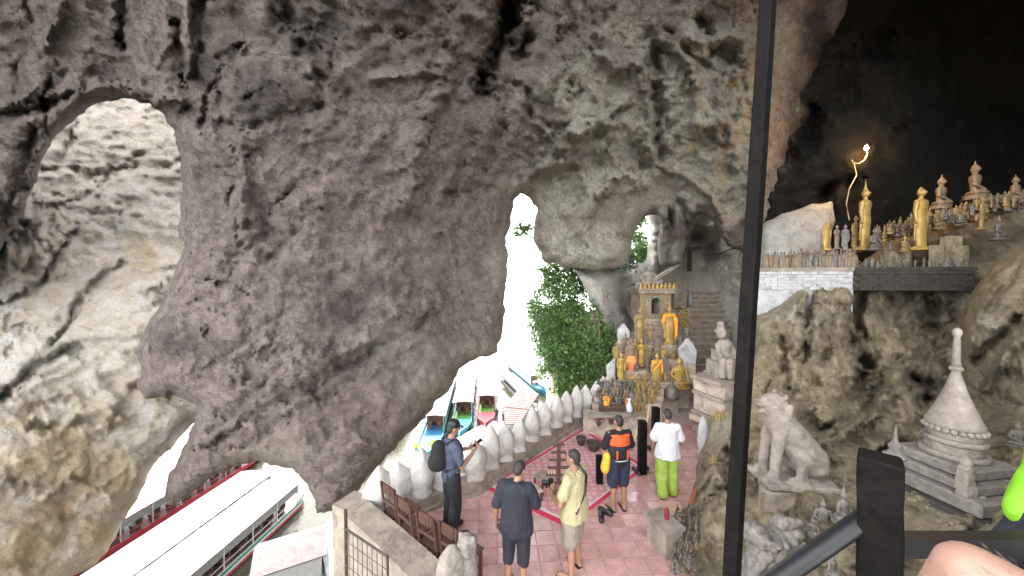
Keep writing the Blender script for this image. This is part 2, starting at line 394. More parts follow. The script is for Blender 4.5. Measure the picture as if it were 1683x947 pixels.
def rock(name, outline, ctrl, thick, mat, step=5, rim=45, rimd=1.2, creases=(), soot_shade=(), pale=(), ochre_glow=(), amps=(.35, .2, .09, .04), waves=(3.2, 1.3, .5, .2),
         aniso=(1, 1, 1), scallop=(0, 1), facet=(.06, .9), seed=1, rough=4, kind='structure', **kw):
    # outline in photo pixels -> solid of real size: each point gets its own distance (ctrl), rounded rims and a back side
    P = []
    for (x0, y0), (x1, y1) in zip(outline, outline[1:] + outline[:1]):
        k = max(1, int(math.hypot(x1 - x0, y1 - y0) / (step * 1.2)))
        for i in range(k): P.append((x0 + (x1 - x0) * i / k, y0 + (y1 - y0) * i / k))
    P = np.array(P); q = np.c_[P / 28, np.zeros(len(P))]
    P = P + rough * np.c_[fbm(q, 4, seed + 3, .65), fbm(q + 50, 4, seed + 9, .65)] + rough * .45 * np.c_[fbm(q * 3.3, 3, seed + 13, .7), fbm(q * 3.3 + 50, 3, seed + 19, .7)]
    x0, y0 = P.min(0) - step; x1, y1 = P.max(0) + step
    gx = np.arange(x0, x1 + step, step); gy = np.arange(y0, y1 + step, step)
    X, Y = np.meshgrid(gx, gy); ny, nx = X.shape; X = X.ravel(); Y = Y.ravel()
    ins = inside(X, Y, P); I = np.arange(nx * ny).reshape(ny, nx)
    q = np.c_[I[:-1, :-1].ravel(), I[1:, :-1].ravel(), I[1:, 1:].ravel(), I[:-1, 1:].ravel()]
    q = q[ins[q].any(1)]
    used = np.unique(q); mp = -np.ones(nx * ny, int); mp[used] = np.arange(len(used)); q = mp[q]
    X, Y, ins = X[used], Y[used], ins[used]
    e, bx, by = segdist(X, Y, P, True)
    snap = ~ins; X = np.where(snap, bx, X); Y = np.where(snap, by, Y); e = np.where(snap, 0, e)
    D = rbf(ctrl, X, Y)
    qq = np.c_[X / 60, Y / 60, np.full(len(X), seed * 3.1)]
    wx = X + 16 * fbm(qq, 3, seed + 20); wy = Y + 16 * fbm(qq + 31, 3, seed + 21)
    so = np.zeros(len(X)); pa = np.zeros(len(X))
    hx = X + 13 * fbm(qq * 1.6 + 3, 4, seed + 22, .7) + 5 * fbm(qq * 7, 3, seed + 23, .7); hy = Y + 13 * fbm(qq * 1.6 + 43, 4, seed + 24, .7) + 5 * fbm(qq * 7 + 9, 3, seed + 25, .7)
    wmod = .75 + .9 * np.clip(fbm(qq * 3.1 + 70, 3, seed + 26, .6) + .1, -.55, 1); amod = np.clip(.85 + 1.1 * fbm(qq * 2.3 + 90, 3, seed + 27, .6), .1, 1.6)
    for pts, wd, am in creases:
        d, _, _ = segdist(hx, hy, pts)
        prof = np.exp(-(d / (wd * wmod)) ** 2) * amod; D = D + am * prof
        if am > 0.12: so = np.maximum(so, np.minimum(1, am * 1.1) * (.4 if wd > 12 else .08) * prof ** 2)  # creases darken with depth, wide ones most
    nz = fbm(np.c_[X / 38, Y / 38, np.full(len(X), 5.0)], 5, seed + 40, .65)
    for (cx, cy, rx, ry, s) in soot_shade:
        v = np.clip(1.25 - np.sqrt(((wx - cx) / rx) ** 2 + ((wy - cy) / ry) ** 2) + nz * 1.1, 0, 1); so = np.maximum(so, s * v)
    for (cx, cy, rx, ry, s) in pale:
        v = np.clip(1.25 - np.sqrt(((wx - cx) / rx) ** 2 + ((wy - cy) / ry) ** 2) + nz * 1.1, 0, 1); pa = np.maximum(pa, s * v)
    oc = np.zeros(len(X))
    for (cx, cy, rx, ry, s) in ochre_glow:
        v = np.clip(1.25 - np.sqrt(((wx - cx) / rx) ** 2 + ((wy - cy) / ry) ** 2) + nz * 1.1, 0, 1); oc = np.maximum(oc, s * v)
    t = np.clip(e / rim, 0, 1); rd = rimd * (1 - np.sqrt(np.clip(1 - (1 - t) ** 2, 0, 1)))
    B = atn(X, Y, D + rd)
    view = (B - C0); view /= np.linalg.norm(view, axis=1)[:, None]
    an = np.array(aniso); wp = B * an
    wp = wp + .5 * np.c_[fbm(wp / 2.0, 3, seed + 1), fbm(wp / 2.0 + 9, 3, seed + 2), fbm(wp / 2.0 + 19, 3, seed + 3)]
    disp = 0
    for i, (a, wv) in enumerate(zip(amps, waves)):
        disp = disp + a * fbm(wp / wv, 4, seed + 5 * i, .55, ridged=(i in (1, 2)))
    if scallop[0]:
        f1, f2 = cell(wp / scallop[1], seed); disp = disp - scallop[0] * np.clip(f1, 0, 1) ** 1.5 + scallop[0] * .5
        f1, f2 = cell(wp / (scallop[1] * .37) + 7, seed + 3); disp = disp - .35 * scallop[0] * np.clip(f1, 0, 1) ** 1.5
    if facet[0]:
        for k, (fa, fs) in enumerate(((facet[0], facet[1]), (facet[0] * .5, facet[1] * .42), (facet[0] * .25, facet[1] * .2))):
            f1, f2 = cell(wp / fs + 3 * k, seed + 60 + k); disp = disp + fa * (np.minimum(f2 - f1, .35) / .35 - .7)
    edge = np.clip(e / 14, 0, 1)
    B = B - view * (disp * (.15 + .85 * edge))[:, None]
    nb = len(B); back = ~snap
    bi = np.arange(nb); bi[back] = nb + np.arange(back.sum())
    BB = atn(X, Y, D + rimd + (thick - rimd) * np.sqrt(np.clip(1 - (1 - np.clip(e / (rim * 1.5), 0, 1)) ** 2, 0, 1)))[back]
    V = np.r_[B, BB]; Fq = np.r_[q[:, ::1], bi[q][:, ::-1]]
    me = bpy.data.meshes.new(name); me.vertices.add(len(V)); me.vertices.foreach_set('co', V.ravel())
    me.loops.add(len(Fq) * 4); me.loops.foreach_set('vertex_index', Fq.ravel())
    me.polygons.add(len(Fq)); me.polygons.foreach_set('loop_start', np.arange(0, len(Fq) * 4, 4))
    me.update(calc_edges=True); me.validate(); me.polygons.foreach_set('use_smooth', [True] * len(me.polygons))
    for nm, arr in (('soot_shade', so), ('pale', pa), ('ochre_glow', oc)):
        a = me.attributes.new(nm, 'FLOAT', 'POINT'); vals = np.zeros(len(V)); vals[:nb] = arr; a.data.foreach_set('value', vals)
    return link(name, me, mat, kind=kind, **kw)

def cracks(n, box, ang, spread, ln, wd, am, seed):
    """irregular natural fissures running roughly along one direction"""
    r = random.Random(seed); out = []
    for _ in range(n):
        x, y = r.uniform(box[0], box[2]), r.uniform(box[1], box[3]); a_ = math.radians(ang + r.gauss(0, spread)); L = r.uniform(.4, 1.4) * ln; pts = [(x, y)]; k = 4
        for i in range(k):
            a_ += r.gauss(0, .3); x += math.cos(a_) * L / k; y -= math.sin(a_) * L / k; pts.append((x, y))
        out.append((pts, wd * r.uniform(.7, 1.8), am * r.uniform(.4, 1.3) * (1 if r.random() < .72 else -.7)))
    return out

def join_copies(name, items, mats, **kw):
    """many tiny copies joined into one real mesh; items = (mesh, matrix, material index)"""
    VV, FF, MI = [], [], []; off = 0
    for me, mx, mi in items:
        n = len(me.vertices); co = np.empty(n * 3); me.vertices.foreach_get('co', co); A = np.array(mx); VV.append(co.reshape(-1, 3) @ A[:3, :3].T + A[:3, 3])
        for p in me.polygons: FF.append(tuple(off + i for i in p.vertices)); MI.append(mi)
        off += n
    m2 = mesh(name, np.concatenate(VV), FF, True)
    for x in mats: m2.materials.append(M[x])
    m2.polygons.foreach_set('material_index', MI)
    o = bpy.data.objects.new(name, m2); COL.objects.link(o); return tag(o, kind='stuff', **kw)

M['riser_stone'] = plain('dark_riser_stone', (.30, .245, .195), .9, .3, 5, .6, (.08, .06, .05))
M['sign_red'] = plain('red_brown_board', (.10, .035, .025), .6)
M['letters_dim'] = plain('faded_letter_paint', (.22, .21, .2), .6, .05, 8, 0)

def amplify(cr):
    return [(p, w_, a_ * (1.5 if np.mean([q[0] for q in p]) > 850 and a_ < 0 else .9 if np.mean([q[0] for q in p]) > 850 else 1)) for p, w_, a_ in cr]

# ================================================================== LARGE STRUCTURE: river, cave rock
WZ = -14.5
link('river', mesh('river', [(-2500, -300, WZ), (2500, -300, WZ), (2500, 5000, WZ), (-2500, 5000, WZ)], [(0, 1, 2, 3)]), 'water', kind='structure')

# big dark wall that hangs between the camera and the river
rock('cave_wall', [(-300, -230), (1400, -230), (1390, 20), (1345, 100), (1312, 200), (1292, 260), (1280, 330), (1262, 372), (1252, 398), (1236, 404), (1215, 412), (1196, 404),
     (1184, 380), (1166, 358), (1148, 352), (1134, 362), (1126, 400), (1120, 428), (1104, 440), (1086, 436), (1080, 412), (1084, 380), (1080, 356), (1070, 350), (1052, 364), (1042, 392), (1034, 440), (1000, 446), (962, 442), (925, 440), (898, 428), (878, 403), (875, 372),
     (879, 345), (870, 325), (856, 316), (846, 326), (838, 370), (834, 425), (832, 480), (828, 545), (818, 577), (785, 588), (757, 606),
     (736, 640), (700, 678), (652, 735), (602, 788), (562, 838), (545, 838), (523, 846), (516, 822), (505, 792), (478, 770), (432, 760), (395, 764), (350, 782), (310, 812), (284, 829), (273, 818), (276, 790), (300, 742),
     (324, 692), (322, 670), (300, 652), (240, 655), (224, 640), (230, 596), (226, 568), (240, 540), (262, 500), (284, 450), (303, 402), (290, 386), (299, 340), (296, 262),
     (276, 196), (250, 172), (200, 160), (140, 180), (92, 225), (66, 262), (58, 300), (38, 345), (0, 412), (-300, 640)],
     [(-140, -230, 5.0), (600, -230, 5.2), (1250, -230, 7), (-140, -120, 5.6), (0, 0, 6.2), (300, 0, 6.2), (600, 0, 6.6), (870, 0, 8), (1000, 0, 8.5), (1250, 0, 9.5), (1400, 0, 11), (0, 250, 7.2), (0, 400, 8.0), (200, 120, 7.2), (300, 300, 7.6), (450, 150, 6.9),
      (450, 400, 7.6), (300, 550, 7.6), (240, 620, 8.0), (300, 800, 8.0), (450, 600, 7.4), (400, 740, 7.7), (530, 840, 7.0), (540, 760, 7.2), (620, 500, 8.4), (700, 640, 8.6), (650, 740, 8.0), (800, 560, 10.5), (830, 480, 11.5),
      (700, 250, 8.4), (840, 350, 12), (780, 120, 8.8), (960, 200, 10), (900, 300, 12), (1000, 430, 12.5), (880, 400, 12.6), (1100, 330, 13.6), (1100, 400, 14.6), (1085, 430, 15), (1150, 360, 13.8), (1100, 150, 10.5), (1200, 390, 13.5), (1260, 380, 13), (1250, 200, 11.5), (1320, 150, 12.5), (1180, 250, 12)],
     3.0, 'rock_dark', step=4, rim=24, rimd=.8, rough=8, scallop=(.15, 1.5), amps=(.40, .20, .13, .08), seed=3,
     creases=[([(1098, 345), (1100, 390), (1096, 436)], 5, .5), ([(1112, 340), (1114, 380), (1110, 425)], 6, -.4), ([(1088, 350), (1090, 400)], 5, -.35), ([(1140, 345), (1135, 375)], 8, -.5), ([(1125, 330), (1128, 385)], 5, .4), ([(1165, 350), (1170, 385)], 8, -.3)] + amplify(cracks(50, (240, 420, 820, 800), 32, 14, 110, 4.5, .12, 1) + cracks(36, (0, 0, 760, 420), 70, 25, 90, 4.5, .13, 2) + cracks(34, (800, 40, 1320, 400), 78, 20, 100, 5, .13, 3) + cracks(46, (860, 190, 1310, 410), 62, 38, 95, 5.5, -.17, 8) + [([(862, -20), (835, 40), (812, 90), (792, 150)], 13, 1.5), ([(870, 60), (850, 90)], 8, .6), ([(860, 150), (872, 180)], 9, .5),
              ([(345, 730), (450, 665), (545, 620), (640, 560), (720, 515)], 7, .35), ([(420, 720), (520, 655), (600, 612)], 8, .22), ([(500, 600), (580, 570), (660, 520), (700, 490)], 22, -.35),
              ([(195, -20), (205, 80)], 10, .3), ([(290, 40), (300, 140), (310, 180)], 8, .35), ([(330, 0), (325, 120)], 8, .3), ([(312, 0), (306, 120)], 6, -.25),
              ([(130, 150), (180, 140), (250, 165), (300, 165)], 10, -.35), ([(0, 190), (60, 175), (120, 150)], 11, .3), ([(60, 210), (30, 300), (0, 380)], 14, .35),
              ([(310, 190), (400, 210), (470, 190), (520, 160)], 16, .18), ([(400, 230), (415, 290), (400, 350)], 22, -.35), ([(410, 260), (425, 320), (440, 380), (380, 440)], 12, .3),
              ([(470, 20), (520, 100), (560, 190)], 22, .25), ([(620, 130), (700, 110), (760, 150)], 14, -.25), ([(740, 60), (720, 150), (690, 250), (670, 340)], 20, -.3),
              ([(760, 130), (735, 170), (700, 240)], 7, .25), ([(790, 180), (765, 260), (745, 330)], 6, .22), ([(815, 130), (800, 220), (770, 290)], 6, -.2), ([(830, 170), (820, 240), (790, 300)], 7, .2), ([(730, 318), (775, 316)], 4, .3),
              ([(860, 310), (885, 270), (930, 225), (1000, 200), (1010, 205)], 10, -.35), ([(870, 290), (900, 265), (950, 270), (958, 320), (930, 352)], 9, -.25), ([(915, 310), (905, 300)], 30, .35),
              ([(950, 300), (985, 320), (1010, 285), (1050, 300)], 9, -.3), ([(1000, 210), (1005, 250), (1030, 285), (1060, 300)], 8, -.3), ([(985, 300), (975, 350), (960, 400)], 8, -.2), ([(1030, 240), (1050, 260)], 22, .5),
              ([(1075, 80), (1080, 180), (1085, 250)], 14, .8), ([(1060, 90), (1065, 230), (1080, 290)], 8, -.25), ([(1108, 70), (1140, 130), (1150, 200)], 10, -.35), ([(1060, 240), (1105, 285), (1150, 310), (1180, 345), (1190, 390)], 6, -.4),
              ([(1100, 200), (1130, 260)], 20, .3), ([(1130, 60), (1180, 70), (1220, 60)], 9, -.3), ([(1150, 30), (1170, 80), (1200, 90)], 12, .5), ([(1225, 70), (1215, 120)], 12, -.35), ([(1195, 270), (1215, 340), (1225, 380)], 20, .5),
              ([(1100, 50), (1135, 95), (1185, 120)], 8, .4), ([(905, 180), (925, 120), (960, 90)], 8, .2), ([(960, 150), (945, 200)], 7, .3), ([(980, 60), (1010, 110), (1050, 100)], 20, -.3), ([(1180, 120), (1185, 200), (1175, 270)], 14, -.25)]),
     soot_shade=[(1350, 60, 40, 140, .9), (1300, 230, 25, 60, .7), (430, 160, 90, 80, .6), (500, 60, 90, 60, .6), (330, 110, 40, 60, .5), (350, 290, 60, 70, .3), (560, 500, 60, 60, .5), (620, 460, 60, 30, .45), (300, 560, 60, 40, .55), (200, 50, 20, 50, .5), (20, 160, 40, 30, .3), (190, 120, 30, 15, .6),  # patches at the right end paint the fade into the cave's shade
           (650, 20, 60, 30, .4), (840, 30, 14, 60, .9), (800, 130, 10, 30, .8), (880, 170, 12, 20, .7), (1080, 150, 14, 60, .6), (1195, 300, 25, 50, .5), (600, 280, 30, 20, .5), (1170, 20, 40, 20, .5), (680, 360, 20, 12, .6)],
     ochre_glow=[(450, 735, 110, 35, .8), (600, 690, 110, 60, .7), (530, 800, 30, 40, .6), (1010, 330, 20, 50, .7), (1165, 350, 20, 40, .6), (290, 60, 20, 60, .7), (640, 90, 60, 20, .5)],
     pale=[(900, 320, 50, 60, .8), (1010, 310, 150, 90, 1), (980, 400, 130, 60, .95), (1120, 190, 80, 140, .9), (980, 170, 110, 100, .8), (1060, 60, 80, 40, .5), (1215, 200, 50, 150, .6), (1180, 320, 80, 70, .7), (1100, 120, 40, 50, .4), (1160, 330, 40, 40, .6), (990, 400, 80, 40, .45),  (1180, 80, 50, 40, .55), (620, 60, 40, 30, .25), (640, 120, 70, 20, .25), (820, 440, 20, 100, .45), (790, 570, 60, 20, .4), (700, 620, 70, 60, .3), (640, 560, 60, 20, .35), (470, 745, 70, 20, .35), (960, 120, 100, 90, .25), (1290, 60, 25, 60, .5)])  # paler stone right of the cleft, also painting in light from the openings

# bright rock face outside, left of the dark wall
rock('bright_outer_rock', [(-320, 140), (60, 140), (330, 120), (420, 300), (420, 620), (345, 690), (322, 692), (302, 712), (285, 735), (262, 752), (245, 775), (236, 800), (226, 822), (205, 852), (188, 885), (175, 910), (150, 932), (120, 947), (60, 1010), (-320, 1060)],
     [(0, 300, 10.6), (0, 500, 8.8), (0, 700, 7.5), (0, 900, 6.5), (-100, 1000, 6), (200, 200, 13), (180, 270, 12.2), (150, 400, 10.4), (250, 500, 9.8), (300, 680, 10.2), (200, 750, 9), (180, 880, 8), (420, 500, 12), (400, 200, 13.5)],
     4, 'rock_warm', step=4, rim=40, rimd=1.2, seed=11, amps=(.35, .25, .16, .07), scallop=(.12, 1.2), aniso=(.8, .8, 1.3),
     creases=cracks(30, (0, 280, 320, 900), 35, 15, 120, 5, .14, 4) + [([(70, 278), (160, 285), (300, 270)], 8, .2), ([(0, 330), (100, 330), (200, 340)], 8, -.1), ([(0, 500), (60, 480), (110, 400), (120, 380)], 6, .5), ([(20, 430), (60, 410)], 50, -.6), ([(90, 560), (150, 470), (200, 430)], 8, .4), ([(0, 650), (70, 600), (130, 570)], 7, .35),
              ([(60, 700), (180, 690), (260, 600)], 10, .2), ([(20, 800), (120, 790), (240, 740)], 10, .15)],
     ochre_glow=[(110, 760, 180, 90, .9), (60, 880, 140, 80, 1), (260, 640, 60, 30, .7), (230, 400, 30, 40, .5), (200, 780, 60, 60, .9)], soot_shade=[(130, 520, 40, 12, .3), (170, 240, 30, 10, .25), (230, 420, 20, 25, .25), (120, 800, 60, 10, .25), (50, 430, 45, 40, .25)], pale=[(170, 240, 150, 60, .6), (120, 580, 120, 60, .4)])

# rock behind the shrine and the stairs
rock('shrine_backdrop_rock', [(940, 436), (1000, 440), (1034, 436), (1060, 432), (1066, 395), (1072, 370), (1060, 345), (1080, 310), (1300, 250), (1340, 520), (1300, 720), (1190, 700), (1130, 720), (1010, 730), (1000, 640), (1003, 560), (985, 520), (962, 478), (950, 452)],
     [(950, 440, 13.4), (1000, 480, 13.6), (1010, 560, 14), (1030, 520, 15.5), (1020, 660, 13), (1070, 430, 17.5), (1100, 360, 17.5), (1130, 400, 19), (1160, 330, 18), (1150, 470, 20), (1150, 640, 17), (1220, 480, 15.5), (1220, 400, 16.5), (1250, 600, 11.5), (1290, 450, 12.5), (1100, 560, 17)],
     2.5, 'rock_pale', step=4, rim=30, rimd=.6, seed=21, amps=(.3, .2, .12, .05), scallop=(.25, 1.3), aniso=(1.2, 1.2, .6),
     creases=cracks(16, (1000, 380, 1260, 620), 80, 25, 60, 4, .25, 6) + [([(1100, 320), (1105, 380), (1100, 440)], 12, -1.0), ([(1125, 320), (1130, 390)], 10, -1.2), ([(1080, 380), (1082, 440)], 8, -.6), ([(1115, 330), (1118, 430)], 4, .8), ([(1135, 385), (1155, 390), (1165, 420)], 16, 1.0), ([(1175, 360), (1165, 400)], 10, -.5),
              ([(950, 445), (1000, 450), (1035, 447)], 6, .6), ([(985, 470), (1000, 520)], 10, -.4), ([(1025, 470), (1030, 560), (1022, 620)], 14, 1.0), ([(1190, 470), (1215, 500), (1240, 510)], 10, .5)],
     soot_shade=[(1030, 520, 14, 70, .6), (1150, 400, 14, 10, .5), (1190, 490, 30, 12, .3)], pale=[(1140, 520, 90, 90, 1), (1110, 390, 40, 70, .8), (1190, 440, 80, 80, 1), (990, 480, 30, 30, .4)])

# dark inner cave on the right
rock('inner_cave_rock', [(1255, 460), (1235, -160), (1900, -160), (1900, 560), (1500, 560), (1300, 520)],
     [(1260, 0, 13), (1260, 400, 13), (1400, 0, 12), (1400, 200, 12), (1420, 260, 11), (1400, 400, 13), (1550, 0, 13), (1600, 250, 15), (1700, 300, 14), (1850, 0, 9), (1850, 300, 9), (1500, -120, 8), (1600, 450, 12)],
     3, 'rock_deep_shade', step=7, rim=30, rimd=.5, seed=31, amps=(.6, .35, .12, .05), scallop=(.4, 2.2),
     creases=[([(1500, 190), (1430, 240), (1390, 290), (1370, 340)], 12, -.5), ([(1300, 250), (1380, 150), (1460, 60)], 30, .8), ([(1350, 330), (1390, 300)], 20, .8)], pale=[(1290, 120, 30, 120, .5)], ochre_glow=[(1420, 235, 50, 40, 1), (1380, 320, 40, 30, .4)])  # orange patch at the bulb paints its glow into the rock colour
# pale boulder behind the small statues on the ledge
rock('pale_ledge_boulder', [(1248, 372), (1290, 352), (1335, 335), (1368, 333), (1372, 360), (1366, 400), (1370, 450), (1248, 450)],
     [(1250, 400, 10.5), (1300, 380, 10.2), (1360, 350, 10.6), (1360, 440, 9.8), (1250, 450, 9.8)], 1.5, 'rock_pale', step=4, rim=22, rimd=.7, seed=41, amps=(.15, .1, .06, .03), waves=(1.5, .7, .3, .15))

# rough rock below the right hand ledge, falling to the terrace
rock('right_lower_rock', [(1244, 515), (1262, 512), (1300, 482), (1350, 462), (1420, 440), (1700, 425), (1900, 420), (1900, 1080), (1075, 1080), (1092, 955), (1104, 900), (1118, 855), (1135, 800), (1150, 740), (1160, 690), (1205, 665), (1216, 610), (1232, 560)],
     [(1150, 720, 8.4), (1135, 800, 6.6), (1110, 900, 5.3), (1080, 1040, 4.2), (1250, 530, 8.6), (1240, 640, 8.0), (1320, 500, 8.4), (1400, 480, 8.3), (1450, 560, 8.0), (1400, 650, 7.2), (1330, 640, 7.0), (1260, 780, 5.6), (1330, 800, 5.2), (1250, 940, 4.4), (1400, 760, 5.8), (1550, 450, 8.6), (1560, 620, 7.4), (1480, 640, 6.6), (1500, 820, 4.7), (1683, 800, 4.6), (1683, 600, 6.6), (1600, 947, 3.6), (1400, 947, 3.9), (1850, 700, 4), (1180, 800, 5.9), (1180, 700, 7.6)],
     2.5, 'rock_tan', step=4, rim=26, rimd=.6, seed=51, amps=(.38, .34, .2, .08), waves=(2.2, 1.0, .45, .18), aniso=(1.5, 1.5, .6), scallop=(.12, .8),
     creases=cracks(46, (1120, 480, 1600, 900), 75, 25, 90, 5, .25, 5) + [([(1310, 485), (1300, 560), (1310, 640)], 14, -.4), ([(1350, 480), (1345, 560), (1330, 620)], 10, -.35), ([(1330, 480), (1322, 600)], 7, .5), ([(1395, 480), (1380, 540), (1370, 560)], 10, -.5), ([(1405, 480), (1402, 560), (1430, 600)], 16, .8), ([(1280, 520), (1270, 600), (1290, 660)], 10, -.3),
              ([(1500, 570), (1470, 620), (1440, 680), (1380, 720), (1340, 740)], 12, -.8), ([(1420, 620), (1450, 640)], 24, .6), ([(1480, 600), (1520, 640), (1530, 700)], 20, .6), ([(1300, 650), (1340, 700)], 20, .4), ([(1520, 500), (1540, 560)], 30, .6), ([(1160, 740), (1175, 790), (1165, 860)], 8, -.25), ([(1200, 720), (1195, 800)], 8, .3)],
     soot_shade=[(1520, 500, 110, 50, .85), (1450, 470, 60, 20, .6), (1540, 640, 40, 50, .7), (1430, 650, 30, 30, .5), (1620, 700, 60, 50, .5), (1360, 850, 40, 20, .4), (1220, 520, 20, 20, .2)],
     pale=[(1320, 520, 60, 40, .3), (1180, 700, 20, 60, .4), (1290, 780, 30, 20, .3), (1540, 840, 40, 30, .3)])
rock('right_boulder', [(1576, 565), (1584, 520), (1600, 478), (1625, 440), (1660, 420), (1720, 380), (1850, 340), (1850, 760), (1720, 790), (1683, 760), (1640, 700), (1600, 680), (1580, 630)],
     [(1580, 560, 6.6), (1650, 440, 6.4), (1683, 550, 5.8), (1640, 680, 6.2), (1800, 500, 4.8), (1800, 740, 5.0)], 2.5, 'rock_tan', step=4, rim=30, rimd=.8, seed=61, amps=(.3, .22, .12, .05), waves=(1.8, .9, .4, .18), aniso=(1.2, 1.2, .7),
     creases=[([(1620, 640), (1655, 580), (1690, 540)], 8, -.4), ([(1600, 600), (1640, 560), (1690, 510)], 10, .5), ([(1640, 470), (1610, 520), (1600, 560)], 8, -.3)], soot_shade=[(1650, 640, 50, 40, .6)], pale=[(1630, 540, 30, 40, .3)])

# cave roof and inner wall that carry on outside the frame (they shade the cave)
def shell(name, quad, nx, ny, thick, mat, amp=.5, seed=0, nrm=(0, 0, 1)):
    a, b, c, d = [np.array(v, float) for v in quad]
    U, Vv = np.meshgrid(np.linspace(0, 1, nx), np.linspace(0, 1, ny)); U = U.ravel()[:, None]; Vv = Vv.ravel()[:, None]
    P = (a * (1 - U) + b * U) * (1 - Vv) + (d * (1 - U) + c * U) * Vv; nr = np.array(nrm, float)
    P = P + nr * (amp * fbm(P / 2.5, 4, seed))[:, None]; Q = P + nr * thick; n = nx * ny
    Fc = []
    for j in range(ny - 1):
        for i in range(nx - 1):
            k = j * nx + i; Fc.append((k, k + 1, k + nx + 1, k + nx)); Fc.append((n + k, n + k + nx, n + k + nx + 1, n + k + 1))
    for i in range(nx - 1): Fc += [(i, n + i, n + i + 1, i + 1), ((ny - 1) * nx + i, (ny - 1) * nx + i + 1, n + (ny - 1) * nx + i + 1, n + (ny - 1) * nx + i)]
    for j in range(ny - 1): Fc += [(j * nx, (j + 1) * nx, n + (j + 1) * nx, n + j * nx), (j * nx + nx - 1, n + j * nx + nx - 1, n + (j + 1) * nx + nx - 1, (j + 1) * nx + nx - 1)]
    return link(name, mesh(name, np.r_[P, Q], Fc, True), mat, kind='structure')
shell('cave_roof_rock', [(-9, 1.5, 14.5), (16.5, 1.5, 14.5), (17, 10, 14.0), (-10.5, 6, 10.6)], 40, 24, 2.0, 'rock_dark', .5, 5)
shell('inner_roof_rock', [(7, -9, 14), (16, -9, 14), (16.4, 1.49, 14.5), (6, 1.49, 14.5)], 30, 30, 2.0, 'rock_dark', .5, 55)
shell('outer_sun_block_slab', [(-8, 19, 26), (4, 19, 26), (4, 37, 28), (-8, 37, 28)], 40, 40, 3.0, 'rock_dark', .6, 15)  # unseen floating slab, added to keep sun off the altar and stairs
shell('left_sun_block_slab', [(-26, 16, 27), (-12, 16, 27), (-12, 31, 28), (-26, 31, 28)], 30, 30, 3.0, 'rock_warm', .6, 19)  # second added slab out of view, blocks the sun from the left rock
shell('inner_side_rock', [(12.5, -9, -2), (16.5, 10, -2), (18, 10, 15), (13, -9, 11)], 40, 30, 2.0, 'rock_deep_shade', .6, 6, (1, 0, 0))


rock('upper_ledge_rock', [(1405, 440), (1440, 412), (1462, 392), (1500, 378), (1545, 362), (1575, 338), (1620, 322), (1660, 318), (1720, 300), (1800, 300), (1800, 450), (1405, 450)],
     [(1410, 430, 9.6), (1470, 395, 9.8), (1560, 360, 9.9), (1640, 325, 10.2), (1780, 310, 10.4), (1600, 430, 9.0), (1780, 440, 8.8)], 2.0, 'rock_tan', step=5, rim=22, rimd=.9, seed=81, amps=(.3, .22, .14, .06), waves=(1.5, .7, .35, .15), soot_shade=[(1600, 400, 150, 40, .8)])

# ================================================================== TERRACE
def X(px, d): return (px - W / 2) / F * d
WALL = [fl(px, py, .8) for px, py in [(600, 790), (625, 781), (656, 772), (693, 760), (728, 748), (783, 736), (807, 721), (831, 709), (853, 697), (876, 683), (896, 674), (915, 664), (931, 656), (948, 650), (964, 645), (980, 640), (992, 632), (1004, 624)]]
outer = [(v.x - .14, v.y + .16) for v in WALL]
floor_poly = outer + [(4.0, 11.6), (7.0, 12.6), (7.0, 9.6), (5.6, 8.6), (4.2, 6.0), (3.6, 3.8), (.35, 3.0), (-.75, 4.05), (-2.55, 5.45)]
MB().prism(floor_poly, -.35, -.012).build('terrace_floor', 'grout', kind='structure')
TF = bpy.data.objects['terrace_floor']
tile_me = None
mb = MB(); mb.box((0, 0, -.012), (.292, .292, .024), taper=.985); tile_me = mb.mesh('tile')
a = R(3.6); ux = Vector((math.cos(a), math.sin(a), 0)); uy = Vector((-math.sin(a), math.cos(a), 0))
fp = [(x, y) for x, y in floor_poly]
rugq = [fl(797, 803), fl(933, 868), fl(1062, 768), fl(958, 706)]
allv = []
o0 = fl(1000, 904)
for i in range(-18, 22):
    for j in range(-10, 28):
        p = o0 + ux * (.305 * i) + uy * (.305 * j)
        allv.append(p)
xs = np.array([p.x for p in allv]); ys = np.array([p.y for p in allv])
ins = inside(xs, ys, fp); inr = inside(xs, ys, [(q.x, q.y) for q in rugq]); er, _, _ = segdist(xs, ys, [(q.x, q.y) for q in rugq], True)
wd, _, _ = segdist(xs, ys, [(v.x, v.y) for v in WALL])
keep = ins & ~(inr & (er > .3)) & (wd > .2) & (ys < 9.6) & (xs < 1.2 + .48 * ys) & (ys > 3.7)
cand = [(allv[k].y, k) for k in np.nonzero(keep)[0]]; cand.sort()
tl = [M['tile']]
for nme, c in (('tile_b', (.45, .25, .235)), ('tile_c', (.54, .32, .30)), ('tile_d', (.49, .28, .27))):
    tl.append(plain(nme, c, .27, .2, 5, .06, (.30, .17, .16), spec=.6))
for n_, (yy, k) in enumerate(cand[:298]):
    t = link('tile', tile_me, tl[random.randrange(4)], parent=TF, loc=allv[k] + Vector((0, 0, random.uniform(-.0015, .0015)))); t.rotation_euler = (random.uniform(-.004, .004), random.uniform(-.004, .004), a)
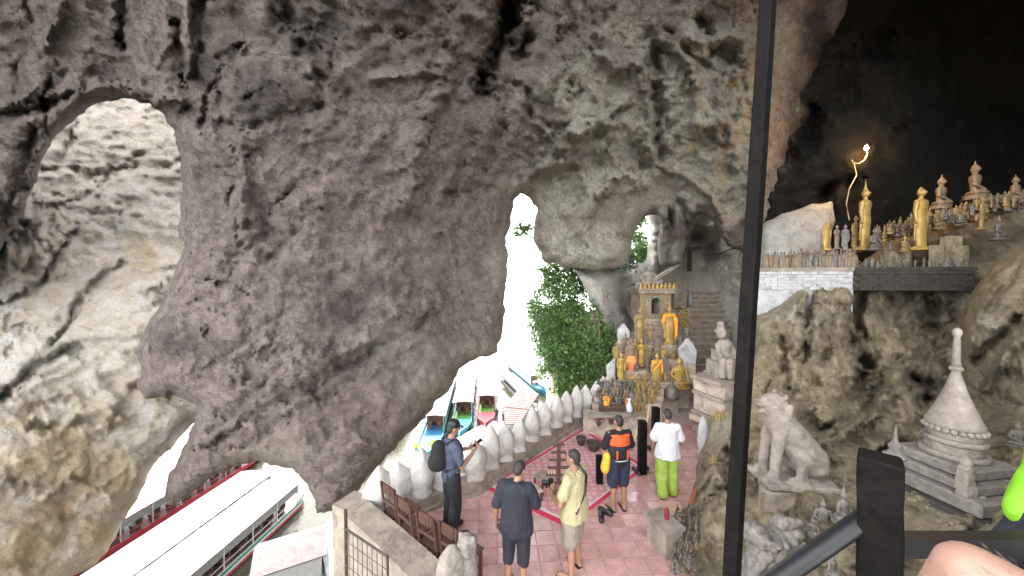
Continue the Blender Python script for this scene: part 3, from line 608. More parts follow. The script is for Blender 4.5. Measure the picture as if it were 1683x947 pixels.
# low base of the merlon wall
def strip(pts, wi, wo, z0, z1, mb=None, n0=None):
    """a wall of real width along a polyline: inner offset wi, outer offset wo"""
    mb = mb or MB(); L = []
    for i, p in enumerate(pts):
        d = (pts[min(i + 1, len(pts) - 1)] - pts[max(i - 1, 0)]); d.z = 0; d.normalize(); nrm = Vector((d.y, -d.x, 0))
        L.append((p + nrm * wi, p - nrm * wo))
    V = []
    for i, (q, r) in enumerate(L):
        j = random.uniform(-.012, .012)
        V += [(q.x, q.y, z0), (q.x, q.y, z1 + j), (r.x, r.y, z1 + j), (r.x, r.y, z0)]
    n = len(L); Fc = [(0, 1, 2, 3), (4 * n - 1, 4 * n - 2, 4 * n - 3, 4 * n - 4)]
    for i in range(n - 1):
        for k in range(4): Fc.append((4 * i + k, 4 * i + 4 + k, 4 * i + 4 + (k + 1) % 4, 4 * i + (k + 1) % 4))
    return mb.add(V, Fc)
wallroot = empty('parapet_wall', WALL[0], label='long whitewashed terrace wall crowned with a row of bud shaped merlons', cat='wall')
def child_world(o, root):
    o.parent = root; o.matrix_parent_inverse = Matrix.Translation(-Vector(root.location)); return o
b = strip(WALL, .17, .17, -.35, .22).build('base', 'plaster_brown'); child_world(b, wallroot)
b = strip(WALL, .24, -.171, -.35, .06).build('foot_ledge', 'plaster_brown'); child_world(b, wallroot)
def merlon_mesh(seed, hgt=.62, wd=.40):
    z = np.linspace(0, 1, 15)
    hw = np.interp(z, [0, .06, .12, .22, .40, .60, .78, .92, 1], [.40, .42, .33, .40, .50, .45, .29, .12, .02]) * wd
    ht = np.interp(z, [0, .06, .12, .22, .40, .60, .78, .92, 1], [.34, .36, .26, .28, .36, .34, .24, .12, .03]) * wd
    m = MB(); n = 16; V = []
    for k in range(15):
        for j in range(n):
            t = 2 * math.pi * j / n; c, s_ = math.cos(t), math.sin(t); e = 1 / (abs(c) ** 1.25 + abs(s_) ** 1.25) ** (1 / 1.25)
            V.append((hw[k] * c * e, ht[k] * s_ * e, z[k] * hgt))
    V = np.array(V); V += np.c_[.022 * fbm(V * 8 + seed, 4, seed), .022 * fbm(V * 8 + seed + 5, 4, seed), .02 * fbm(V * 5 + seed, 3, seed) * (V[:, 2] > .05)]
    Fc = [(i * n + j, i * n + (j + 1) % n, (i + 1) * n + (j + 1) % n, (i + 1) * n + j) for i in range(14) for j in range(n)]
    Fc += [tuple(range(n - 1, -1, -1)), tuple(14 * n + j for j in range(n))]
    return mesh('merlon', V, Fc, True)
mer = [merlon_mesh(i, .82 + .04 * (i % 3 - 1), .56) for i in range(8)]
cum = [0]
for p, q in zip(WALL, WALL[1:]): cum.append(cum[-1] + (q - p).length)
for i, p in enumerate(WALL[1:]):
    d = (WALL[min(i + 2, len(WALL) - 1)] - WALL[i]); ang = math.atan2(d.y, d.x)
    o = link('merlon', mer[i % 8], 'merlon_white'); o.location = Vector((p.x, p.y, .20)); o.rotation_euler = (0, random.uniform(-.05, .05), ang + random.uniform(-.12, .12)); o.scale = (random.uniform(.93, 1.1), random.uniform(.9, 1.1), random.uniform(.92, 1.1)); child_world(o, wallroot)
    o.matrix_parent_inverse = Matrix.Translation(-Vector(wallroot.location))
# near wall with flat coping, going down to the right
NW = [fl(586, 836, .46), fl(636, 878, .46), fl(696, 934, .46), fl(738, 980, .46)]
nr = empty('near_wall', NW[0], label='low weathered wall with a flat top behind the four wooden chairs', cat='wall')
child_world(strip(NW, .16, .16, -2.2, .42).build('wall_body', 'plaster_brown'), nr)
child_world(strip(NW, .20, .20, .421, .48).build('coping', 'plaster_brown'), nr)
e1 = NW[0] + Vector((-.05, .05, 0)); e2 = WALL[0] + Vector((.05, -.02, 0))
child_world(strip([e1 + Vector((-.18, -.1, 0)), Vector((e2.x - .15, e2.y + .15, .5))], .22, .2, -2.2, .50).build('corner_block', 'plaster_brown'), nr)
# rug
rg = empty('rug', (0, 0, 0), label='crimson and white patterned rug laid along the merlon wall', cat='rug')
def quad_slab(q, z0, z1): return MB().prism([(p.x, p.y) for p in q], z0, z1)
cen = sum(rugq, Vector()) / 4
quad_slab(rugq, .002, .010).build('border', 'red_rug', rg)
quad_slab([cen + (p - cen) * .93 for p in rugq], .009, .013).build('white_band', 'white_cloth', rg)
quad_slab([cen + (p - cen) * .90 for p in rugq], .012, .017).build('field', 'rug', rg)

# lower level outside the near wall: landing, fence
MB().box((-4.2, 3.2, -2.6), (3.0, 3.6, .3)).build('lower_path', 'plaster_brown', kind='structure')
fr = empty('iron_fence', (0, 0, 0), label='rusty iron grid fence panel in front of the near wall', cat='fence')
A, Bp = at(566, 868, 4.45), at(637, 915, 3.9); A0 = A.copy(); 
child_world(MB().tube([at(568, 838, 4.5), at(568, 838, 4.5) - Vector((0, 0, 2.6))], .022, 8).build('post', 'iron'), fr)
child_world(MB().tube([Bp, Bp - Vector((0, 0, 2.2))], .014, 6).build('post', 'iron'), fr)
child_world(MB().tube([A, Bp], .014, 6).build('rail', 'iron'), fr)
for k in range(1, 9):
    p = A.lerp(Bp, k / 9); child_world(MB().tube([p, p - Vector((0, 0, 2.0))], .005, 4).build('bar', 'iron'), fr)
for k in range(1, 9):
    dz = Vector((0, 0, -.16 * k)); child_world(MB().tube([A + dz, Bp + dz], .005, 4).build('wire', 'iron'), fr)
# carved end posts of the near wall
mbm = MB(); mbm.lathe([(.10, -.5), (.11, 0), (.15, .15), (.16, .32), (.13, .45), (.05, .56), (.01, .58)], n=16, sx=1.1, sy=.8)
o = link('end_merlon', remesh(mbm, .018, 2, disp=(.02, .1)), 'white_stone', loc=at(742, 955, 3.95) - Vector((0, 0, .15)), rz=.5, label='rounded leaf shaped stone finial at the near end of the wall', cat='finial')
mbm = MB(); mbm.cap((0, 0, -.6), (0, 0, .15), .13, .115, 14).ell((0, 0, .22), (.115, .12, .13)).ell((.03, -.09, .2), (.06, .05, .04)).ell((-.05, -.1, .27), (.03, .03, .03)).ell((.05, -.1, .27), (.03, .03, .03)).ell((-.09, 0, .3), (.03, .03, .05)).ell((.09, 0, .3), (.03, .03, .05)).cap((-.02, -.1, .14), (.08, -.1, .17), .025, .02)
link('guardian_head_post', remesh(mbm, .014, 2, disp=(.012, .06)), 'grey_stone', loc=at(768, 925, 4.05), rz=-.4, label='eroded grey stone post ending in a small animal head beside the chairs', cat='carved post')

# ------------------------------------------------------------------ chairs
def chair(loc, rz, label):
    r = empty('wooden_chair', loc, rz, label=label, cat='chair', group='wooden chairs along the near wall')
    MB().box((0, .02, .43), (.40, .40, .03)).build('seat', 'chair_wood', r)
    for sx in (-1, 1):
        MB().box((sx * .175, .18, .207), (.035, .035, .414)).build('leg', 'chair_wood', r)
        MB().tube([(sx * .175, -.17, 0), (sx * .178, -.19, .45), (sx * .17, -.25, .94)], .021, 6).build('leg', 'chair_wood', r)
        MB().box((sx * .175, 0, .22), (.022, .33, .03)).build('stretcher', 'chair_wood', r)
    m = MB(); n = 7
    for k in range(n):
        x = -.155 + .31 * k / (n - 1); c = .02 * math.cos((x / .155) * math.pi / 2)
        m.box((x, -.222 - c, .85 + c * .6), (.056, .018, .14 + c))
    m.build('backrest', 'chair_wood', r)
    MB().box((0, -.215, .64), (.32, .018, .045)).build('back_slat', 'chair_wood', r)
    return r
for (px, py, lab) in [(634, 803, 'wooden chair farthest along the near wall, in the corner by the first merlon'), (660, 828, 'wooden chair second from the wall corner with tilted back'), (694, 850, 'wooden chair third from the wall corner'), (733, 870, 'wooden chair nearest the carved end post')]:
    p = fl(px, py, .90); nrm = Vector((.64, .77, 0)); p = Vector((p.x, p.y, 0)) + nrm * .27
    chair(p, R(-40) + random.uniform(-.12, .12), lab)

# ------------------------------------------------------------------ masonry: tiers of the altar
al = empty('altar_platform', (0, 0, 0), label='stepped masonry altar carrying the rows of buddha figures', cat='altar')
def tier(px0, px1, d0, d1, z, z0=-.3, mat='step_stone', name='tier', par=None, n=6, jag=.03):
    V = []; f = [(X(px0, d0) + (X(px1, d0) - X(px0, d0)) * k / n, d0 + random.uniform(-jag, jag)) for k in range(n + 1)]
    poly = f + [(X(px1, d1), d1), (X(px0, d1), d1)]
    o = MB().prism(poly, z0, z).build(name, mat)
    bv = o.modifiers.new('b', 'BEVEL'); bv.width = .02; bv.segments = 2
    if par: o.parent = par
    return o
for args in [(960, 1064, 8.95, 9.45, .48), (975, 1090, 9.45, 9.78, .60), (977, 1092, 9.78, 10.1, .70), (979, 1094, 10.1, 10.42, .80), (1000, 1118, 10.42, 10.86, .92), (1004, 1136, 10.86, 11.42, 1.17), (1010, 1140, 11.42, 12.0, 1.39), (1016, 1142, 12.0, 12.85, 1.78), (1025, 1130, 12.85, 14.6, 1.80)]:
    tier(*args, par=al)
tier(966, 1040, 8.75, 9.0, .60, z0=.52, mat='white_stone', name='table_slab', par=al)
tier(985, 1030, 9.0, 9.25, .72, z0=.49, mat='chair_wood', name='offering_shelf', par=al)
# bricks on the visible fronts of the two main tiers
bm_ = MB().box((0, 0, 0), (.226, .05, .070)).mesh('brick')
for (p0, p1, d, z0, z1) in [(1006, 1112, 10.40, .66, .92), (1030, 1130, 10.84, .94, 1.17), (1040, 1136, 11.98, 1.42, 1.78)]:
    r_ = 0; z = z0 + .035
    while z < z1 - .02:
        x = X(p0, d) + (.11 if r_ % 2 else 0)
        while x < X(p1, d) - .2:
            o = link('brick', bm_, 'step_stone', al, loc=(x + .11, d - .005 + random.uniform(-.012, .012), z), rz=random.uniform(-.03, .03)); x += .232
        z += .075; r_ += 1

# ------------------------------------------------------------------ shrine
S = at(1073, 560, 13.3); S.z = 1.79
sh = empty('stupa_shrine', S, label='ornate cream and gold stucco shrine box with dark arched niche above the altar', cat='shrine')
m = MB()
for k, (wd_, z0, z1) in enumerate([(1.15, 0, .14), (.95, .142, .36), (.80, .362, .56), (.98, .562, .70), (1.12, .702, .78)]): m.box((0, .3, (z0 + z1) / 2), (wd_, wd_ * .9, z1 - z0))
m.build('pedestal', 'step_stone', sh)
m = MB(); wdt = 1.16
m.box((-.38, .3, 1.28), (.40, 1.0, 1.0)).box((.38, .3, 1.28), (.40, 1.0, 1.0)).box((0, .3, 1.70), (.358, 1.0, .16)).box((0, .3, .86), (.358, 1.0, .16)).box((0, .55, 1.28), (.358, .5, .68))
m.build('shrine_body', 'plaster_brown', sh)
m = MB().box((0, .27, 1.82), (1.34, 1.2, .10)).box((0, .27, 1.92), (1.42, 1.28, .08)).box((0, .3, 1.99), (1.2, 1.0, .06)); m.build('cornice', 'plaster_brown', sh)
MB().box((0, .296, 1.28), (.33, .01, .66)).build('niche', 'purple_dark', sh)
m = MB(); ar = [(-.19, 0, .96)] + [(-.19 * math.cos(t), 0, 1.42 + .2 * math.sin(t)) for t in np.linspace(0, math.pi, 9)] + [(.19, 0, .96), (-.19, 0, .96)]
m.tube([(x, -.22, z) for x, _, z in ar], .028, 6); m.build('niche_frame', 'white_stone', sh)
orn = MB(); rnd = random.Random(4)
for i in range(420):
    f_ = rnd.random(); x = rnd.uniform(-.57, .57); z = rnd.uniform(.8, 1.76)
    if abs(x) < .22 and .9 < z < 1.66: continue
    r_ = rnd.uniform(.016, .034); orn.ell((x, -.205, z), (r_, .02, r_ * rnd.uniform(.8, 1.6)), n=6, k=4)
for i in range(140): 
    r_ = rnd.uniform(.018, .034); orn.ell((.585 if i % 2 else -.585, rnd.uniform(-.2, .8), rnd.uniform(.8, 1.76)), (.02, r_, r_), n=6, k=4)
orn.build('stucco_ornament', 'dull_gold', sh, kind='stuff')
crown = MB()
for k in range(9): crown.ell((-.62 + k * .155, -.36, 2.02), (.06, .04, .11), n=8, k=6).ell((-.62 + k * .155, -.36, 2.12), (.03, .03, .06), n=6, k=4)
crown.build('crest_ornament', 'gold', sh, kind='stuff')

# ------------------------------------------------------------------ stairs
st = empty('stone_stairs', (0, 0, 0), label='steep worn stone stairs climbing to the upper cave behind the altar', cat='stairs')
N = 17
for i in range(N):
    z = .203 * (i + 1); d = 12.0 + .37 * i; pl = 1128 + 10 * i / N; pr = 1196 + 14 * i / N
    o = tier(pl - 2, pr, d, d + .44, z - .05, z0=z - .26 if i else -.3, mat='riser_stone', name='step', par=st, n=4, jag=.03)
    t_ = tier(pl - 2.5, pr + .5, d - .045, d + .38, z, z0=z - .048, name='tread', par=o, n=5, jag=.03)
tier(1108, 1205, 18.3, 20.5, 3.46, z0=2.8, name='landing', par=st)
for i in range(5):
    d = 12.0 + i * 1.28; tier(1120 + i * 3, 1128 + i * 2.2, d, d + 1.27, .45 + .66 * i + .25, z0=-.2, mat='lime_blue', name='side_wall', par=st, n=3)
# gateway block and sign by the upper landing
tier(1108, 1130, 17.6, 18.6, 3.95, z0=2.6, mat='plaster_brown', name='pale_masonry_block').update_tag()
tag(bpy.data.objects['pale_masonry_block'], 'pale square masonry block on the upper landing left of the sign', 'block')
sg = empty('direction_sign', at(1133, 446, 17.4), label='dark wooden sign post with two lettered boards at the top of the stairs', cat='sign')
MB().box((0, 0, .62), (.17, .12, 1.25)).build('post', 'sign', sg)
MB().box((.05, -.08, 1.14), (1.0, .04, .2)).build('board', 'sign', sg)
MB().box((-.60, -.06, 1.09), (.56, .04, .17)).build('board', 'sign_red', sg)
lt = MB()
for row in (1.175, 1.105):
    x = -.34
    while x < .44:
        wl = random.uniform(.04, .12); lt.box((x + wl / 2 + .05, -.102, row), (wl, .004, .022)); x += wl + .03
lt.build('lettering', 'letters_dim', sg)
# electrical conduit on the wall
link('power_cable', MB().tube([at(1140, 412, 17.2), at(1158, 420, 16.5), at(1180, 418, 15.6), at(1205, 408, 14.6), at(1228, 412, 14.0), at(1224, 440, 13.9), at(1222, 460, 13.9)], .022, 6).mesh('c'), 'iron', label='thin cable sagging across the pale wall right of the sign', cat='cable')
# pale timber beam leaning behind the shrine figure
link('leaning_beam', MB().box((0, 0, 0), (1.3, .16, .13)).mesh('b'), 'plaster_brown', label='pale slanting beam behind the seated figure on the shrine', cat='beam').matrix_world = Matrix.Translation(at(1094, 448, 15.5)) @ Matrix.Rotation(R(-33), 4, 'Y')

# ================================================================== STATUES
def standing(h=1.0, arms=0, crown=0, voxel=None, sash=None):
    m = MB()
    m.lathe([(.135, 0), (.14, .03), (.12, .035), (.105, .06)], n=20)
    m.lathe([(.062, .05), (.088, .075), (.08, .2), (.085, .32), (.095, .44), (.082, .52), (.082, .60), (.108, .69), (.105, .74), (.06, .765), (.03, .78)], n=20, sx=1.18, sy=.62)
    m.cap((0, 0, .75), (0, 0, .83), .028, .024)
    m.ell((0, -.004, .868), (.044, .050, .058)).ell((0, .0, .912), (.028, .030, .028))
    if crown: m.lathe([(.046, .892), (.032, .91), (.034, .915), (.022, .94), (.023, .945), (.012, .985), (.005, 1.09)], n=12)
    else: m.cap((0, 0, .93), (0, 0, .965), .014, .004)
    m.ell((-.05, 0, .865), (.008, .014, .034)).ell((.05, 0, .865), (.008, .014, .034)).ell((0, -.055, .868), (.007, .01, .014))
    for s in (-1, 1):
        if arms == 0 or (arms == 2 and s < 0):
            m.cap((s * .115, 0, .725), (s * .15, .005, .58), .03, .025).cap((s * .15, .005, .58), (s * .145, -.012, .42), .024, .017).cap((s * .13, -.012, .42), (s * .128, -.014, .35), .016, .012, sx=.6)
            m.add([(s * .09, .02, .6), (s * .135, .02, .55), (s * .135, .03, .15), (s * .06, .03, .12), (s * .09, .0, .6), (s * .135, .0, .55), (s * .135, .012, .15), (s * .06, .012, .12)], [(0, 1, 2, 3), (7, 6, 5, 4), (0, 4, 5, 1), (1, 5, 6, 2), (2, 6, 7, 3), (3, 7, 4, 0)] if s > 0 else [(3, 2, 1, 0), (4, 5, 6, 7), (1, 5, 4, 0), (2, 6, 5, 1), (3, 7, 6, 2), (0, 4, 7, 3)])
        elif arms == 1 or arms == 2:
            m.cap((s * .105, 0, .735), (s * .135, .0, .60), .03, .025).cap((s * .135, 0, .60), (s * .085, -.12, .64), .023, .017).cap((s * .085, -.125, .64), (s * .08, -.13, .71), .018, .012, sx=.7)
    for v in m.V: v *= h
    return m
def seated(h=1.0, crown=0):
    m = MB()
    m.lathe([(.30, 0), (.31, .03), (.26, .05), (.27, .10), (.29, .12)], n=20, sy=.75)
    m.ell((0, -.03, .17), (.27, .19, .07)).cap((-.22, -.04, .17), (.08, -.14, .185), .065, .045).cap((.22, -.04, .17), (-.08, -.15, .17), .065, .045)
    m.lathe([(.14, .14), (.125, .25), (.13, .38), (.165, .52), (.15, .58), (.07, .63), (.05, .66)], n=18, sy=.62)
    m.cap((0, 0, .6), (0, 0, .7), .05, .045).ell((0, -.005, .755), (.073, .08, .095)).ell((0, 0, .82), (.052, .055, .05))
    if crown: m.lathe([(.07, .80), (.05, .84), (.055, .85), (.035, .90), (.037, .905), (.015, .97), (.004, 1.08)], n=12)
    else: m.cap((0, 0, .85), (0, 0, .96), .028, .006)
    m.ell((-.078, 0, .745), (.012, .02, .05)).ell((.078, 0, .745), (.012, .02, .05)).ell((0, -.085, .75), (.01, .014, .02))
    m.cap((-.16, 0, .55), (-.22, -.01, .36), .045, .037).cap((-.22, -.01, .36), (-.04, -.15, .24), .035, .025)
    m.cap((.16, 0, .55), (.225, -.02, .36), .045, .037).cap((.225, -.02, .36), (.20, -.16, .22), .035, .022)
    for v in m.V: v *= h
    return m
PH = {}
for k, (f, kw) in {'stand_down': (standing, dict(arms=0)), 'stand_raise': (standing, dict(arms=1)), 'stand_mix': (standing, dict(arms=2, crown=1)), 'stand_crown': (standing, dict(arms=0, crown=1)), 'seat': (seated, {}), 'seat_crown': (seated, dict(crown=1))}.items():
    PH[k] = remesh(f(**kw), .0075, 2, .5); PH[k + '_lo'] = remesh(f(**kw), .0125, 1, .4)
def bud(kind, loc, h, mat, rz=0, label='', group=None, cat='statue', name='buddha_statue', lean=0):
    o = link(name, PH[kind], mat, label=label, cat=cat, group=group); o.location = loc; o.scale = (h, h, h); o.rotation_euler = (random.uniform(-.02, .02), lean, rz); return o
for i_ in PH: PH[i_].materials.append(M['gold'])
def budpx(kind, px, y1, y0, d, mat, rz=0, label='', **kw):
    return bud(kind, at(px, y1, d), (y1 - y0) / F * d, mat, rz, label, **kw)
def drape(o, kind, mat='orange_cloth'):
    """robe cloth hung on a standing statue (child of the statue, in its unit size)"""
    m = MB()
    if kind == 'sash':
        pts = [(.105, -.05, .74), (.05, -.085, .70), (-.02, -.09, .60), (-.09, -.05, .50), (-.11, .02, .44), (-.06, .075, .50), (.04, .08, .62), (.11, .04, .74), (.105, -.05, .74)]
        m.tube(pts, .028, 8); m.cap((.115, -.01, .74), (.15, -.01, .42), .045, .035, sx=.7).cap((-.11, 0, .72), (-.12, 0, .60), .04, .036)
    elif kind == 'shawl':
        m.cap((-.11, 0, .72), (-.15, -.01, .56), .05, .05).cap((.11, 0, .72), (.15, -.01, .56), .05, .05).cap((.15, -.03, .62), (.15, -.04, .12), .05, .035, sx=.7).cap((-.1, -.03, .73), (.1, -.03, .73), .04, .04)
    elif kind == 'swaddle':
        m.lathe([(.10, .02), (.115, .05), (.07, .12), (.12, .22), (.155, .32), (.12, .42), (.095, .48)], n=16, sx=1.1, sy=.9)
    return link('robe_cloth', remesh(m, .012, 3), mat, o)
G = 'large buddha figures on the altar tiers'; EXTRA = []
for px, y1, y0, d, k, mt, lab in [(1044, 590, 556, 11.75, 'stand_crown', 'gold', 'slender gold buddha directly left of the hands raised one'), (1062, 600, 562, 11.5, 'stand_down', 'dull_gold', 'dull gold buddha between the hands raised one and the bare brown one'), (1070, 566, 528, 12.5, 'stand_raise', 'dull_gold', 'dull gold buddha directly below the shrine niche'),
                          (1092, 604, 566, 11.6, 'stand_mix', 'gold', 'crowned gold buddha just below the orange shawl figure'), (1108, 600, 570, 11.7, 'seat_crown', 'dull_gold', 'crowned seated gold buddha left of the whitewashed stele'), (1013, 600, 560, 11.4, 'stand_down', 'dull_gold', 'dull gold buddha behind the brown board at the left end'), (1060, 636, 606, 10.65, 'stand_crown', 'dull_gold', 'small crowned gold buddha on the left side of the orange sashed one'),
                          (1040, 634, 608, 10.6, 'seat', 'gold', 'seated gold buddha in front of the peach wrapped one'), (1094, 634, 604, 10.7, 'stand_raise', 'dull_gold', 'slim dull gold buddha between the orange sashed and seated ones')]:
    EXTRA.append((px, y1, y0, d, k, mt, lab))
for px, y1, y0, d, k, mt, lab in EXTRA: budpx(k, px, y1, y0, d, mt, random.uniform(-.2, .2), lab, group=G)
budpx('stand_down', 1021, 626, 577, 10.62, 'gold', .25, 'gilded standing buddha with dark brown board behind, lowest on the left of the altar', group=G)
o = budpx('stand_down', 1037, 614, 552, 11.1, 'wood_tan', .1, 'weathered brown standing buddha with peach cloth tied round its feet', group=G); drape(o, 'swaddle', 'peach_cloth')
budpx('stand_raise', 1054, 601, 555, 11.3, 'gold', 0, 'slim gilded buddha raising both hands, between the brown ones', group=G)
budpx('stand_crown', 1052, 563, 503, 12.3, 'dull_gold', .05, 'tall dull gold buddha with pointed crown left of the shrine stairs', group=G)
o = budpx('stand_crown', 1100, 566, 500, 12.3, 'gold', -.1, 'tall crowned buddha in bright orange shawl beside the flower stand', group=G); drape(o, 'shawl')
budpx('stand_down', 1081, 592, 553, 11.65, 'wood_tan', 0, 'bare brown wooden buddha standing just behind the orange sashed one', group=G)
o = budpx('stand_down', 1079, 637, 577, 10.62, 'gold', 0, 'large golden buddha wearing an orange sash, front centre of the altar', group=G); drape(o, 'sash')
budpx('seat', 1116, 637, 581, 10.75, 'gold', -.15, 'golden seated buddha at the right end of the lower tier', group=G)
budpx('stand_mix', 1026, 582, 545, 11.7, 'wood_tan', .3, 'dusty tan crowned buddha leaning at the left end of the upper tier', group=G, lean=.06)
budpx('stand_down', 1066, 612, 584, 10.95, 'bronze', 0, 'small dark bronze buddha left of the orange sashed buddha', group=G)
budpx('seat', 1098, 608, 588, 11.1, 'grey_stone', 0, 'small grey seated figure behind the golden seated buddha', group=G)
budpx('stand_down', 1047, 616, 592, 10.95, 'bronze', .1, 'dark bronze buddha beside the peach wrapped one', group=G)
for px, y1, h in [(1062, 578, 26), (1072, 577, 24), (1045, 582, 20), (1087, 580, 22), (1112, 572, 22), (1118, 570, 18), (1068, 600, 20), (1092, 598, 18)]:
    budpx(random.choice(['stand_down_lo', 'seat_lo']), px, y1, y1 - h, 12.1 if y1 < 585 else 11.5, random.choice(['bronze', 'grey_stone']), random.uniform(-.3, .3), 'small dark weathered figure standing among the large altar buddhas', group='small weathered figures between the large altar buddhas')
MB().box((0, 0, .24), (.26, .04, .75)).build('backing_board', 'chair_wood', label='dark brown wooden board standing behind the gilded buddha at the lower left', cat='board').location = at(1018, 622, 10.8)
# crowd of small figures on the sloping front of the altar
rnd = random.Random(11)
rows = [(9.62, .60, 990, 1080, 11), (9.94, .70, 986, 1084, 13), (10.24, .80, 984, 1086, 14), (9.30, .48, 1036, 1062, 5)]
for ri_, (d, z, p0, p1, n) in enumerate(rows):
    for rep, dd in ((0, -.07), (1, .1)):
        for k in range(n):
            px = p0 + (p1 - p0) * (k + .5 * rep) / n + rnd.uniform(-2, 2)
            wh_ = 'number %d in the %s of the %s altar step' % (k + 1, ('front line', 'back line')[rep], ('lower', 'middle', 'upper', 'lowest')[ri_ % 4])
            goldish = px > 1042 or rnd.random() < .12
            h = rnd.uniform(.24, .38); kd = rnd.choice(['stand_down_lo', 'stand_raise_lo', 'stand_crown_lo', 'seat_lo', 'seat_crown_lo'])
            if goldish: bud(kd, (X(px, d + dd), d + dd, z), h, rnd.choice(['dull_gold', 'gold', 'dull_gold', 'wood_tan']), rnd.uniform(-.4, .4), 'small gold toned figure, %s' % wh_, 'small golden altar figures', 'figurine', 'buddha_figurine')
            else: bud(kd, (X(px, d + dd), d + dd, z), h, rnd.choice(['bronze', 'bronze', 'grey_stone']), rnd.uniform(-.4, .4), 'small dark figure, %s' % wh_, 'small dark altar figures', 'figurine', 'buddha_figurine')
for px, y1, y0, lab, mt in [(996, 672, 645, 'upper orange robed figurine at the left end of the altar front', 'orange_cloth'), (993, 690, 664, 'orange robed figurine low on the left of the altar front, above the pink flowers', 'orange_cloth'), (1028, 694, 668, 'orange robed figurine in front of the altar next to the white glazed vase', 'orange_cloth'), (1030, 668, 652, 'red orange wrapped figurine behind the white glazed vase', 'life_orange')]:
    o = budpx('stand_down_lo', px, y1, y0, 9.2, 'gold', 0, lab, name='buddha_figurine', cat='figurine'); drape(o, 'swaddle', mt); drape(o, 'shawl', mt)
o = link('glazed_vase', MB().lathe([(.05, 0), (.06, .03), (.05, .08), (.085, .2), (.08, .3), (.035, .4), (.03, .46), (.05, .5), (.01, .5)], n=16).mesh('v', True), 'white_glaze', loc=at(1034, 686, 9.15), label='pale blue white glazed vase among the figurines', cat='vase')
def flowers(loc, n, r, hgt, mat, lab, name='flower_bouquet', pot='chair_wood'):
    e = empty(name, loc, label=lab, cat='flowers'); st_ = MB(); fl_ = MB(); lf = MB()
    for k in range(n):
        p = Vector((random.gauss(0, r), random.gauss(0, r), hgt + random.gauss(0, r))); st_.tube([(0, 0, .05), p * .6, p], .005, 4)
        for q in range(5):
            t = q * 1.257; fl_.ell(p + Vector((math.cos(t) * .02, math.sin(t) * .02, .0)), (.018, .018, .01), n=6, k=4)
        lf.ell(p * .75 + Vector((random.gauss(0, .02), random.gauss(0, .02), 0)), (.02, .008, .03), n=5, k=3)
    st_.build('stems', 'leaf', e); fl_.build('blossoms', mat, e, kind='stuff'); lf.build('leaves', 'leaf', e, kind='stuff')
    MB().lathe([(.04, 0), (.06, .05), (.05, .12), (.035, .15)], n=12).build('vase', pot, e)
flowers(at(984, 700, 9.0), 9, .06, .22, 'pink', 'pink blossoms in a small vase at the left end of the altar')
flowers(at(1004, 697, 8.95), 6, .05, .18, 'pink', 'smaller bunch of pink blossoms right of the orange figurine')
e = empty('flower_stand', at(1122, 566, 12.4), label='tall stem of yellow gold leaves and flowers beside the orange shawl buddha', cat='flowers')
MB().tube([(0, 0, 0), (0, 0, .75)], .02, 6).build('stem', 'iron', e)
m = MB()
for k in range(150):
    p = Vector((random.gauss(0, .12), random.gauss(0, .08), .95 + random.gauss(0, .17))); m.ell(p, (.03, .012, .022), Quaternion((random.random(), random.random(), random.random(), 1)), n=6, k=3)
m.build('blossoms', 'dull_gold', e, kind='stuff')
# offering bowls and things on the floor in front
for px, py, r_, lab in [(975, 742, .17, 'larger dark woven offering basket under the white altar table'), (955, 733, .12, 'small round dark bowl left of the offering basket')]:
    p = fl(px, py); m = MB().lathe([(r_ * .5, 0), (r_ * .6, .02), (r_, .16), (r_ * 1.03, .2), (r_ * .93, .2), (r_ * .5, .05), (.01, .045)], n=20)
    link('offering_bowl', m.mesh('b', True), 'brick_dark', loc=p + Vector((0, 0, .022)), label=lab, cat='bowl')
link('bell_shaped_urn', MB().lathe([(.2, 0), (.2, .08), (.19, .25), (.12, .36), (.05, .42), (.04, .5), (.07, .54), (.01, .6)], n=18).mesh('u', True), 'bronze', loc=at(1104, 655, 10.25), label='dark bell shaped urn at the right edge of the altar steps', cat='urn')
# pale pointed steles
def stele(px, y1, y0, d, wd_, lab):
    h = (y1 - y0) / F * d; p = at(px, y1, d); e = empty('pointed_stele', p, label=lab, cat='stele'); z1 = h * .45
    MB().box((0, 0, z1 / 2), (wd_ * .9, .3, z1)).build('block', 'step_stone', e)
    m = MB().add([(-wd_ * .5, -.12, z1), (wd_ * .5, -.12, z1), (wd_ * .5, .12, z1), (-wd_ * .5, .12, z1), (-wd_ * .55, -.13, z1 + .3 * h), (wd_ * .55, -.13, z1 + .3 * h), (wd_ * .55, .13, z1 + .3 * h), (-wd_ * .55, .13, z1 + .3 * h), (-.03, -.02, h), (.03, -.02, h), (.03, .02, h), (-.03, .02, h)],
                 [(0, 3, 2, 1), (8, 9, 10, 11)] + [(b_ + i, b_ + (i + 1) % 4, b_ + 4 + (i + 1) % 4, b_ + 4 + i) for b_ in (0, 4) for i in range(4)])
    m.build('pointed_top', 'lime_blue', e)
stele(1129, 628, 556, 10.95, .42, 'whitewashed pointed stele on a block right of the golden seated buddha')
stele(1024, 578, 532, 12.4, .34, 'whitewashed pointed stele at the left of the upper altar tier')
stele(1009, 640, 590, 11.0, .40, 'whitewashed pointed block at the left end of the altar where the merlon row ends')

